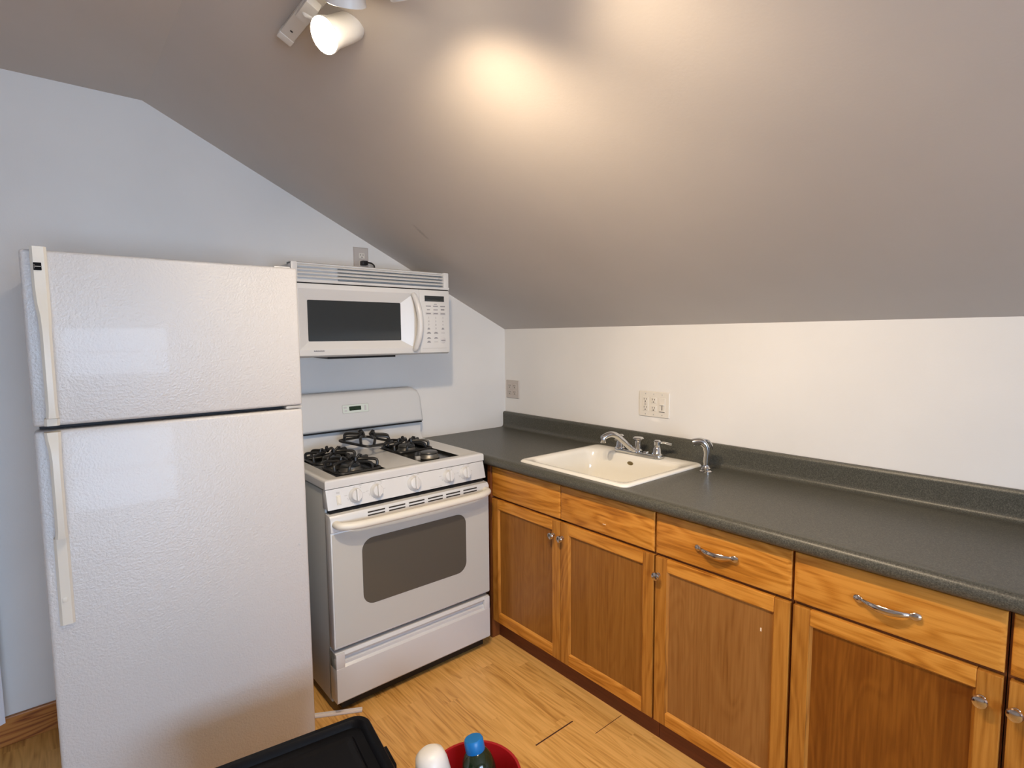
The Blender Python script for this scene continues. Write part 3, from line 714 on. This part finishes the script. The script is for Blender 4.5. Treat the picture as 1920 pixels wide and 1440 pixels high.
def receptacle(parent, fr_, u, d, material, v_off=.0195, round_=False, gfci=False):
    b = NB()
    if gfci: plate_bm(b, fr_, .033, .067, d + .002, .001, 0, u, 0, d - .002)
    else:
        for v in (v_off, -v_off): plate_bm(b, fr_, .030, .027, d + .0022, .0012, 0, u, v, d - .002)
    o = obj('receptacle', b, material, parent, smooth=False)
    s = NB(); dd = d + (.0022 if not gfci else .002)
    for v in (v_off, -v_off):
        plate_bm(s, fr_, .0026, .0085, dd + .0004, .0001, 0, u - .0063, v + .004, dd - .001)
        plate_bm(s, fr_, .0026, .0072, dd + .0004, .0001, 0, u + .0063, v + .004, dd - .001)
        plate_bm(s, fr_, .0052, .0052, dd + .0004, .0001, 0, u, v - .0075, dd - .001)
    paint_on(o, s, M_SLOT)
    if gfci:
        
        for vv in (.0035, -.0035): s = NB(); plate_bm(s, fr_, .012, .0045, d + .0034, .0004, 0, u, vv, d); obj('test_button', s, M_PLATE2, o, smooth=False)
    return o
def screws(parent, fr_, us, v, d, material):
    for u in us:
        for sv in (v, -v):
            b = NB(); lathe(b, [(.0028, 0), (.0028, .0008), (.002, .0012), (0, .0012)], fr_(u, sv, d), fr_(u, sv, 1) - fr_(u, sv, 0), 10); obj('screw', b, material, parent)
# triple plate above the sink
f3 = wall_frame('right')((-1.1165, 1.152))
t = thing('triple_outlet', (0, -1.1165, 1.09), 'almond three-gang wall plate with two outlets and a slide switch above the sink', 'outlet')
b = NB(); plate_bm(b, f3, .170, .122, .006, .003); obj('wall_plate', b, M_PLATE, t)
receptacle(t, f3, -.0475, .006, M_PLATE, gfci=True); receptacle(t, f3, -.001, .006, M_PLATE)
b = NB(); plate_bm(b, f3, .034, .067, .0075, .001, 0, .046, 0, .004); sw = obj('dimmer_switch', b, M_PLATE, t)
b = NB(); plate_bm(b, f3, .026, .006, .013, .001, 0, .046, .002, .006); obj('slider', b, M_PLATE, sw)
b = NB(); plate_bm(b, f3, .004, .024, .0079, .0001, 0, .046, -.012, .006); plate_bm(b, f3, .030, .0025, .0079, .0001, 0, .046, -.0325, .005); paint_on(sw, b, M_SLOT)
screws(t, f3, (-.0475, -.001, .046), .0485, .006, M_TRIMGREY)
# double plate in the corner
f2 = wall_frame('right')((-.076, 1.154))
t = thing('corner_outlet', (0, -.076, 1.097), 'beige two-gang outlet plate on the cream wall in the corner beside the stove', 'outlet')
b = NB(); plate_bm(b, f2, .120, .112, .006, .003); obj('wall_plate', b, M_PLATE2, t)
receptacle(t, f2, -.023, .006, M_PLATE2); receptacle(t, f2, .023, .006, M_PLATE2)
# single outlet above the microwave with plugged-in cord
f1 = wall_frame('back')((-.944, 1.874))
t = thing('microwave_outlet', (-.944, 0, 1.80), 'grey single outlet plate above the microwave under the sloped ceiling', 'outlet')
b = NB(); plate_bm(b, f1, .078, .122, .010, .004); obj('wall_plate', b, M_PLATE2, t)
receptacle(t, f1, .002, .010, M_PLATE)
t = thing('power_cord', (-.93, -.03, 1.80), 'black plug and looped power cord behind the top of the microwave', 'cord')
b = NB(); mtx = Matrix.Translation((-.940, -.030, 1.8545)); box(b, -.016, .014, -.018, .016, -.011, .011, .004, 2, 0, mtx); obj('plug', b, M_BLACK, t)
b = NB(); tube(b, smooth_path([(-.928, -.034, 1.858), (-.905, -.037, 1.856), (-.890, -.040, 1.843), (-.892, -.040, 1.820), (-.885, -.040, 1.800), (-.850, -.040, 1.800), (-.822, -.040, 1.822), (-.805, -.040, 1.806), (-.800, -.040, 1.798)], 6), .0042, 8); obj('cable', b, M_BLACK, t)

# ------------------------------------------------------------------ base cabinets
XF, XB = -.602, -.583         # door front, face-frame front
ZT, ZD, ZB = .862, .7135, .098
def door_bm(y0, y1, z0, z1):
    """frame with mitred bead: returns frame bmesh (vertical stiles mi 0, rails mi 1)"""
    b = NB(); sw_ = .046; bd_ = .006
    for a, c in ((y0, y0 - sw_), (y1 + sw_, y1)): box(b, XF, XF + .019, c, a, z0, z1, .0025, 2, 0)
    for a, c in ((z0, z0 + sw_), (z1 - sw_, z1)): box(b, XF + .0002, XF + .019, y1 + sw_, y0 - sw_, a, c, .0022, 2, 1)
    # bead slope to the panel
    O = [(y0 - sw_, z0 + sw_), (y1 + sw_, z0 + sw_), (y1 + sw_, z1 - sw_), (y0 - sw_, z1 - sw_)]
    sg = (-1, 1), (1, 1), (1, -1), (-1, -1)
    I = [(p[0] + s_[0] * bd_, p[1] + s_[1] * bd_) for p, s_ in zip(O, sg)]
    ov = [b.verts.new((XF + .003, *p)) for p in O]; iv = [b.verts.new((XF + .0095, *p)) for p in I]
    for k in range(4): b.faces.new([ov[k], ov[(k + 1) % 4], iv[(k + 1) % 4], iv[k]]).material_index = k % 2 == 0 and 1 or 0
    return b
def drawer_bm(y0, y1, z0, z1):
    """slab front with a shallow raised field"""
    b = NB(); e = .012
    O = [(y0, z0), (y1, z0), (y1, z1), (y0, z1)]; sg = (-1, 1), (1, 1), (1, -1), (-1, -1)
    def ring(x, d): return [b.verts.new((x, p[0] + s_[0] * d, p[1] + s_[1] * d)) for p, s_ in zip(O, sg)]
    rs = [ring(XF + .019, 0), ring(XF + .005, 0), ring(XF + .0035, .0015), ring(XF, e)]
    for A, B in zip(rs, rs[1:]):
        for k in range(4): b.faces.new([A[k], A[(k + 1) % 4], B[(k + 1) % 4], B[k]])
    b.faces.new(rs[-1]); b.faces.new(rs[0][::-1]); return b
def knob_on(parent, y, z):
    b = NB(); lathe(b, [(.0085, -.0005), (.0085, .002), (.0055, .004), (.005, .011), (.0085, .014), (.0145, .017), (.0155, .0205), (.0135, .0245), (.008, .027), (0, .0278)], (XF, y, z), (-1, 0, 0), 26)
    obj('knob', b, M_NICKEL, parent, label='round chrome knob')
def pull_on(parent, yc, z):
    b = NB(); h_ = .073
    # leaf-shaped feet joined by a bowed, faceted bar
    pts = []; rs = []
    for k in range(41):
        t_ = -1 + 2 * k / 40; a = abs(t_)
        if a > .72:
            q = (a - .72) / .28; out = .004 + .005 * (1 - q); r_ = .0042 + .0044 * math.sin(math.pi * (.06 + .86 * q)); dz = 0
        else:
            q = a / .72; out = .009 + .017 * (1 - q ** 2.2); r_ = .0044 + .0030 * (1 - q ** 2); dz = 0
        pts.append((XF - out, yc - t_ * h_, z + dz - .002 * (1 - a))); rs.append(r_)
    tube(b, pts, rs, 10, flat=(.75, 1.25)); obj('pull', b, M_NICKEL, parent, label='bowed nickel pull')
def cabinet(name, ya, yb, label, fronts, panel=None, first=False):
    t = thing(name, ((-.30), (ya + yb) / 2, 0), label, 'cabinet', 'oak base cabinets along the right wall')
    b = NB(); th = .016
    box(b, XB + .02, -.004, ya - th, ya, ZB, .872); box(b, XB + .02, -.004, yb, yb + th, ZB, .872)
    box(b, XB + .02, -.004, yb + th, ya - th, ZB, ZB + th); box(b, -.012, -.004, yb + th, ya - th, ZB + th, .872)
    obj('carcass', b, M_CARCASS, t, smooth=False)
    b = NB()
    box(b, XB, XB + .02, yb, yb + .02, ZB, .872); box(b, XB, XB + .02, ya - .02, ya, ZB, .872)
    box(b, XB, XB + .02, yb + .02, ya - .02, .835, .872); box(b, XB, XB + .02, yb + .02, ya - .02, ZB, ZB + .03); box(b, XB, XB + .02, yb + .02, ya - .02, ZD - .015, ZD + .02)
    if len(fronts) > 1:
        yc = (fronts[0][1] + fronts[1][0]) / 2; box(b, XB, XB + .02, yc - .02, yc + .02, ZB, .872)
    obj('face_frame', b, M_FRAME, t, smooth=False)
    b = NB(); box(b, -.555, -.539, yb, ya if not first else ya - .0, 0, ZB); obj('toe_kick', b, M_TOE, t, smooth=False)
    for fy0, fy1, side, pull in fronts:
        dn = 'drawer' if pull else 'false_front'
        d = obj(dn, drawer_bm(fy0, fy1, ZD + .0045, ZT - .001), M_OAKH, t, angle=20)
        if pull: pull_on(d, (fy0 + fy1) / 2, .787)
        d = obj('door', door_bm(fy0, fy1, ZB, ZD - .0065), [M_OAKV, M_OAKH], t, angle=20)
        b = NB(); box(b, XF + .0095, XF + .016, fy1 + .044, fy0 - .044, ZB + .044, ZD - .0505); obj('door_panel', b, panel or M_OAKP, d, smooth=False)
        knob_on(d, (fy1 + .035) if side == 'r' else (fy0 - .014), .642)
    return t
G = [-.621, -1.0815, -1.5495, -2.0165, -2.4795, -2.945]
ca = cabinet('sink_cabinet', -.586, -1.5475, 'oak sink base cabinet with two doors and two plain false fronts', [(-.621, -1.0800, 'r', False), (-1.0832, -1.5455, 'l', False)], first=True)
b = NB(); box(b, -.600, -.004, -.613, -.587, 0, .872, .001); obj('end_panel', b, M_FRAME, ca, label='reddish end panel reaching the floor')
b = NB(); box(b, XF - .0008, XF + .003, -1.328, -1.313, .758, .7605, .0006); obj('chip', b, M_CHIP, ca, label='pale chip in the false front')
cb_ = cabinet('drawer_cabinet', -1.5495, -2.0155, 'oak base cabinet just right of the sink, paler door with a white chip', [(-1.5535, -2.0125, 'l', True)], M_OAKP2)
b = NB(); box(b, XF + .0085, XF + .0105, -1.9285, -1.9245, .583, .594, .0006); obj('chip', b, M_CHIP, cb_, label='white chip on the door panel')
cc = cabinet('drawer_cabinet', -2.0175, -2.4785, 'oak base cabinet with darker door and the pull nearest the camera', [(-2.0205, -2.4755, 'r', True)], M_OAKP3)
cd_ = cabinet('drawer_cabinet', -2.4805, -2.9425, 'oak base cabinet cut off by the right edge of the picture', [(-2.4860, -2.9395, 'l', True)], M_OAKP3)

# ------------------------------------------------------------------ countertop with integral backsplash
YC1 = -3.0
prof = [(-.004, .876), (-.600, .876), (-.618, .873), (-.632, .876), (-.6395, .884), (-.641, .896), (-.6385, .908), (-.631, .9155), (-.620, .9175), (-.607, .916), (-.596, .915),
        (-.050, .915), (-.036, .916), (-.027, .9205), (-.0225, .929), (-.0215, .940), (-.0215, .990), (-.0225, .9975), (-.0215, 1.004), (-.017, 1.0105), (-.011, 1.012), (-.004, 1.012)]
SX0, SX1, SY0, SY1 = -.5903, -.0472, -.8027, -1.4091   # sink rim
hx0, hx1, hy0, hy1 = SX0 + .014, SX1 - .014, SY0 - .014, SY1 + .014
b = NB(); prism(b, prof, 'y', -.003, YC1)
ctop = obj('countertop', b, M_COUNTER); tag(ctop, 'long charcoal laminate countertop with raised backsplash on oak cabinets', 'countertop')
# sink cut-out through the worktop
b = NB(); box(b, hx0, hx1, hy1, hy0, .80, 1.0); me_ = bpy.data.meshes.new('cut'); b.to_mesh(me_); b.free()
cut = bpy.data.objects.new('cut', me_); COL.objects.link(cut)
md_ = ctop.modifiers.new('cut', 'BOOLEAN'); md_.object = cut; md_.operation = 'DIFFERENCE'; md_.solver = 'EXACT'
dg_ = bpy.context.evaluated_depsgraph_get(); nm = bpy.data.meshes.new_from_object(ctop.evaluated_get(dg_))
ctop.modifiers.clear(); ctop.data = nm; bpy.data.objects.remove(cut)
try: nm.set_sharp_from_angle(angle=math.radians(38))
except Exception: pass

# ------------------------------------------------------------------ sink
sk = thing('sink', ((SX0 + SX1) / 2, (SY0 + SY1) / 2, .915), 'white enamel drop-in sink set in the dark countertop', 'sink')
b = NB()
def rr(x0_, x1_, y0_, y1_, r_, z):   # ring of verts
    return [b.verts.new((x, y, z)) for x, y in rrect((x0_ + x1_) / 2, (y0_ + y1_) / 2, x1_ - x0_, abs(y0_ - y1_), r_, 8)]
bx0, bx1, by0, by1 = SX0 + .040, SX1 - .094, SY0 - .040, SY1 + .040
rings = [rr(SX0, SX1, SY0, SY1, .030, .9152), rr(SX0, SX1, SY0, SY1, .030, .918), rr(SX0 + .005, SX1 - .005, SY0 - .005, SY1 + .005, .028, .9235), rr(SX0 + .012, SX1 - .012, SY0 - .012, SY1 + .012, .026, .9255),
         rr(SX0 + .022, SX1 - .022, SY0 - .022, SY1 + .022, .022, .9245), rr(bx0 - .006, bx1 + .006, by0 + .006, by1 - .006, .050, .922), rr(bx0, bx1, by0, by1, .055, .917), rr(bx0 + .006, bx1 - .006, by0 - .006, by1 + .006, .058, .905),
         rr(bx0 + .016, bx1 - .012, by0 - .016, by1 + .016, .06, .84), rr(bx0 + .024, bx1 - .020, by0 - .024, by1 + .024, .065, .775), rr(bx0 + .040, bx1 - .036, by0 - .040, by1 + .040, .07, .752), rr(bx0 + .075, bx1 - .07, by0 - .075, by1 + .075, .07, .745)]
for A, B in zip(rings, rings[1:]):
    n = len(A)
    for k in range(n): b.faces.new([A[k], A[(k + 1) % n], B[(k + 1) % n], B[k]])
b.faces.new(rings[-1])
obj('basin', b, M_SINK, sk, angle=60)
b = NB(); lathe(b, [(.043, 0), (.043, .002), (.034, .003), (.03, .0015), (0, .0015)], ((bx0 + bx1) / 2, (by0 + by1) / 2, .7455), (0, 0, 1), 24); obj('drain', b, M_CHROME, sk)
b = NB()
zov = .886
xw = bx1 - .006 - .006 * (.905 - zov) / .065 - .0008
ring = [b.verts.new((xw - .001, -1.092 + .0165 * math.cos(a), zov + .0085 * math.sin(a))) for a in [2 * math.pi * k / 20 for k in range(20)]]
ring2 = [b.verts.new((xw + .003, -1.092 + .0175 * math.cos(a), zov + .0095 * math.sin(a))) for a in [2 * math.pi * k / 20 for k in range(20)]]
b.faces.new(ring)
for k in range(20): b.faces.new([ring[k], ring2[k], ring2[(k + 1) % 20], ring[(k + 1) % 20]])
obj('overflow', b, M_BRASS, sk, smooth=False, label='brownish oval overflow hole')

# ------------------------------------------------------------------ faucet
ZD0 = .9248; fxc, fyc = -.108, -1.106
fa = thing('faucet', (fxc, fyc, ZD0), 'chrome two-handle kitchen faucet on the back of the white sink', 'faucet')
b = NB(); prism(b, rrect(fxc, fyc, .056, .264, .0275, 10), 'z', ZD0, ZD0 + .016, bev=.004); obj('base_plate', b, M_CHROME, fa)
b = NB()
lathe(b, [(.021, 0), (.021, .006), (.016, .012), (.0155, .045), (.018, .052), (.024, .057), (.026, .061), (.022, .066), (0, .068)], (fxc, fyc, ZD0 + .015), (0, 0, 1), 28)
obj('spout_hub', b, M_CHROME, fa)
b = NB()
sd = Vector((-.9, .44, 0)).normalized()
zz = [(.012, .018), (.035, .030), (.065, .056), (.095, .082), (.116, .097), (.138, .102), (.160, .097), (.176, .089)]
pth = smooth_path([Vector((fxc, fyc, ZD0)) + sd * s_ + Vector((0, 0, z)) for s_, z in zz], 5)
n = len(pth); tube(b, pth, [.0145 + .0015 * math.sin(math.pi * i / n) for i in range(n)], 14, flat=(1.15, .85))
obj('spout', b, M_CHROME, fa)
b = NB(); e = pth[-1]; lathe(b, [(.0125, -.024), (.0135, -.022), (.0135, .002), (.011, .008)], e + Vector((0, 0, 0)), (0, 0, 1), 18); obj('aerator', b, M_CHROME, fa)
for s_, ang in ((1, 198), (-1, -62)):
    c = Vector((fxc, fyc + s_ * .105, ZD0 + .015))
    b = NB(); lathe(b, [(.026, 0), (.026, .004), (.021, .010), (.0185, .030), (.013, .038), (.0135, .041), (.017, .045), (.0175, .060), (.012, .066), (0, .067)], c, (0, 0, 1), 24)
    a = math.radians(ang); dv = Vector((math.cos(a), math.sin(a), 0))
    tube(b, [c + Vector((0, 0, .054)) + dv * .004, c + Vector((0, 0, .057)) + dv * .025, c + Vector((0, 0, .054)) + dv * .045, c + Vector((0, 0, .050)) + dv * .062], [.009, .008, .009, .0075], 12, flat=(1.0, .62))
    obj('handle', b, M_CHROME, fa)
for s_ in (1, -1):
    b = NB(); lathe(b, [(.014, 0), (.014, .004), (.010, .008), (0, .009)], (fxc, fyc + s_ * .045, ZD0 + .015), (0, 0, 1), 18); obj('cover_cap', b, M_CHROME, fa)
# side sprayer
spx, spy = -.140, -1.472
sp = thing('side_sprayer', (spx, spy, .915), 'chrome side sprayer standing on the countertop right of the sink', 'sprayer')
b = NB(); lathe(b, [(.027, 0), (.027, .004), (.020, .009), (.020, .016), (.015, .022), (.013, .028)], (spx, spy, .9152), (0, 0, 1), 24); obj('collar', b, M_CHROME, sp)
b = NB()
hd = Vector((-.55, .80, 0)).normalized(); c = Vector((spx, spy, .9152))
pth = smooth_path([c + Vector((0, 0, .024)), c + Vector((0, 0, .055)), c + Vector((0, 0, .085)) - hd * .002, c + Vector((0, 0, .110)) + hd * .004, c + Vector((0, 0, .124)) + hd * .020, c + Vector((0, 0, .123)) + hd * .040, c + Vector((0, 0, .119)) + hd * .054], 5)
n = len(pth); tube(b, pth, [.0105 + .006 * min(1, i / (n * .55)) for i in range(n)], 16); obj('spray_head', b, M_CHROME, sp)
b = NB(); tube(b, smooth_path([c + Vector((0, 0, .135)) + hd * .012, c + Vector((0, 0, .130)) - hd * .008, c + Vector((0, 0, .112)) - hd * .020, c + Vector((0, 0, .095)) - hd * .023], 4), [.006, .008, .008, .005], 10, flat=(1.2, .5)); obj('lever', b, M_CHROME, sp)

# ------------------------------------------------------------------ track light on the slope
nrm = Vector((SL, 0, -1)).normalized()                      # out of the slope, into the room
def on_slope(x, y, off): return Vector((x, y, HK + SL * x)) + nrm * off
dn = Vector((1, 0, SL)).normalized()
tl = thing('track_light', on_slope(-1.63, -1.5, 0), 'white track light with a lit spot head on the sloped ceiling', 'light')
b = NB()
mt = Matrix(((dn.x, 0, nrm.x, 0), (0, 1, 0, 0), (dn.z, 0, nrm.z, 0), (0, 0, 0, 1)))
mt = Matrix.Translation(on_slope(-1.63, 0, 0)) @ mt
box(b, -.020, .020, -2.35, -1.05, .0005, .024, .003, 2, 0, mt); obj('rail', b, M_LAMPW, tl)
b = NB(); box(b, -.021, .021, -1.075, -1.045, .0005, .026, .003, 2, 0, mt); obj('end_cap', b, M_LAMPW, tl)
b = NB(); box(b, -.003, .004, -1.112, -1.107, .0235, .0250, 0, 2, 0, mt); obj('release_tab', b, M_SLOT, tl)
def head(yr, lens_c, aim, power, spot, dome=0.0):
    aim = Vector(aim).normalized(); lens = Vector(lens_c)
    b = NB(); lathe(b, [(.010, -.120), (.026, -.118), (.034, -.108), (.036, -.080), (.037, -.030), (.043, 0), (.0415, .001), (.0355, -.020), (.033, -.030), (0, -.032)], lens, aim, 32)
    h = obj('lamp_head', b, M_LAMPW, tl)
    b = NB(); lathe(b, [(.031, -.030), (.031, -.016 + dome), (.027, -.006 + dome), (.016, -.001 + dome), (0, dome)], lens, aim, 28); obj('bulb', b, M_BULB, h, label='glowing bulb')
    b = NB(); piv = lens - aim * .07; root = on_slope(-1.63, yr, .024)
    tube(b, smooth_path([root, root + nrm * .02, piv + (root - piv) * .4, piv + (root - piv).normalized() * .034], 5), .007, 10); 
    box(b, -.017, .017, yr - .045, yr + .035, .020, .044, .003, 2, 0, mt); obj('adapter', b, M_LAMPW, tl)
    d = bpy.data.lights.new('lamp_beam', 'SPOT'); d.energy = power; d.color = SPOT_C; d.spot_size = math.radians(spot); d.spot_blend = 1.0; d.shadow_soft_size = .028
    o = bpy.data.objects.new('lamp_beam', d); COL.objects.link(o); o.location = lens + aim * .03
    o.rotation_euler = aim.to_track_quat('-Z', 'Y').to_euler()
head(-1.24, (-1.625, -1.290, 2.217), (-.805, -.19, -.563), SPOT_W[0], 160, .012)
head(-1.45, (-1.650, -1.475, 2.200), (.25, .60, -.76), SPOT_W[1], 150)
head(-1.66, (-1.600, -1.665, 2.150), (.56, .34, -.75), SPOT_W[2], 134)
head(-1.97, (-1.590, -1.965, 2.160), (.62, -.02, -.78), SPOT_W[3], 130)

# ------------------------------------------------------------------ things on the floor
# black storage tote with lid, turned slightly
tt = thing('storage_tote', (-1.805, -1.325, 0), 'black plastic storage tote with a ribbed lid in front of the refrigerator', 'tote')
ORIG[tt.name] = Vector((0, 0, 0))
W2, D2, ZL = .255, .185, .36
b = NB()
rings = []
for s_, z in ((.86, 0), (.87, .004), (.95, ZL - .03)):
    rings.append([b.verts.new((x * s_, y * s_, z)) for x, y in rrect(0, 0, 2 * W2 - .02, 2 * D2 - .02, .05, 6)])
for A, B in zip(rings, rings[1:]):
    for k in range(len(A)): b.faces.new([A[k], A[(k + 1) % len(A)], B[(k + 1) % len(A)], B[k]])
b.faces.new(rings[0][::-1]); b.faces.new(rings[-1]); obj('bin', b, M_TOTE, tt)
b = NB(); rings = []
for ins, z in ((0, ZL - .032), (0, ZL - .004), (.003, ZL), (.016, ZL), (.022, ZL - .006), (.028, ZL - .016), (.055, ZL - .016), (.062, ZL - .008), (.070, ZL - .008), (.078, ZL - .014)):
    rings.append([b.verts.new((x, y, z)) for x, y in rrect(0, 0, 2 * (W2 - ins), 2 * (D2 - ins), max(.012, .045 - ins * .5), 6)])
for A, B in zip(rings, rings[1:]):
    for k in range(len(A)): b.faces.new([A[k], A[(k + 1) % len(A)], B[(k + 1) % len(A)], B[k]])
b.faces.new(rings[-1]); b.faces.new(rings[0][::-1])
obj('lid', b, M_TOTE, tt)
b = NB(); box(b, W2 - .004, W2 + .012, -.05, .03, ZL - .06, ZL - .012, .003); obj('latch', b, M_TOTE, tt)
tt.rotation_euler = (0, 0, math.radians(-8))

# red caddy with two bottles
PX, PY = -1.340, -1.476
b = NB(); lathe(b, [(.100, 0), (.103, .003), (.126, .232), (.132, .236), (.134, .241), (.132, .246), (.125, .245), (.122, .236), (.099, .010), (0, .008)], (PX, PY, 0), (0, 0, 1), 48)
t = thing('cleaning_bucket', (PX, PY, 0), 'red plastic bucket on the wood floor holding two cleaning bottles', 'bucket')
obj('pail', b, M_RED, t)
for sg_ in (-1, 1):
    b = NB(); c_ = Vector((PX - sg_ * .105, PY + sg_ * .080, .228)); d_ = Vector((-sg_ * .79, sg_ * .60, 0)); lathe(b, [(.011, -.006), (.011, .004), (.006, .007), (0, .007)], c_, d_, 14); obj('handle_pivot', b, M_RED, t)
def bottle(name, base, axis, prof, material, label, cap=None, capm=None, cap_label=None):
    t = thing(name, base, label, 'bottle')
    b = NB(); lathe(b, prof, base, axis, 32); obj('bottle_body', b, material, t)
    if cap: b = NB(); lathe(b, cap, base, axis, 26); obj('cap', b, capm, t, label=cap_label)
    return t
bottle('cleaner_bottle', (-1.300, -1.512, .016), (-.06, .235, 1), [(.034, 0), (.040, .006), (.044, .10), (.049, .20), (.048, .235), (.042, .260), (.032, .276), (.022, .284)], M_BOTTLE, 'dark green bottle with a bright blue cap standing in the red bucket',
       [(.0275, .280), (.0285, .282), (.0280, .310), (.025, .315), (0, .316)], M_BLUE, 'bright blue screw cap')
bottle('detergent_bottle', (-1.388, -1.440, .016), (-.17, .16, 1), [(.034, 0), (.038, .006), (.045, .14), (.047, .24), (.046, .275), (.040, .298), (.026, .309), (.010, .312), (0, .312)], M_JUG, 'white rounded plastic bottle standing in the red bucket')
# white plastic strip poking out from under the refrigerator
st = NB()
a = Vector((-1.321, -.690, 0)); bq = Vector((-1.60, -.535, 0)); d = (bq - a).normalized(); pz = Vector((-d.y, d.x, 0))
for off, w_, hh in ((0, .019, .004), (-.008, .003, .010), (.008, .003, .010)):
    vs = []
    for p in (a, bq):
        for s_ in (-1, 1):
            for z in (0.0005, hh): vs.append(st.verts.new(p + pz * (off + s_ * w_ / 2) + Vector((0, 0, z))))
    for f in ((0, 1, 3, 2), (4, 6, 7, 5), (0, 4, 5, 1), (2, 3, 7, 6), (0, 2, 6, 4), (1, 5, 7, 3)): st.faces.new([vs[i] for i in f])
o = obj('plastic_strip', st, M_STRIP, None, smooth=False); tag(o, 'white plastic trim strip on the floor between refrigerator and stove', 'strip')
# curtain edge at the far left
b = NB(); n = 30; P0 = []
for k in range(n + 1):
    x = -2.80 + (.415) * k / n; y = -.075 + .022 * math.sin(k * 1.25) + .006 * math.sin(k * 2.9); P0.append((x, y))
tmp = [[b.verts.new((x, y + e, z)) for (x, y) in P0] for e in (0, .003) for z in (.125, 2.2)]
for r0, r1 in ((0, 1), (2, 3), (0, 2), (1, 3)):
    for k in range(n): b.faces.new([tmp[r0][k], tmp[r0][k + 1], tmp[r1][k + 1], tmp[r1][k]])
o = obj('curtain', b, M_CURT); tag(o, 'white cloth curtain edge at the far left beside the refrigerator', 'curtain')
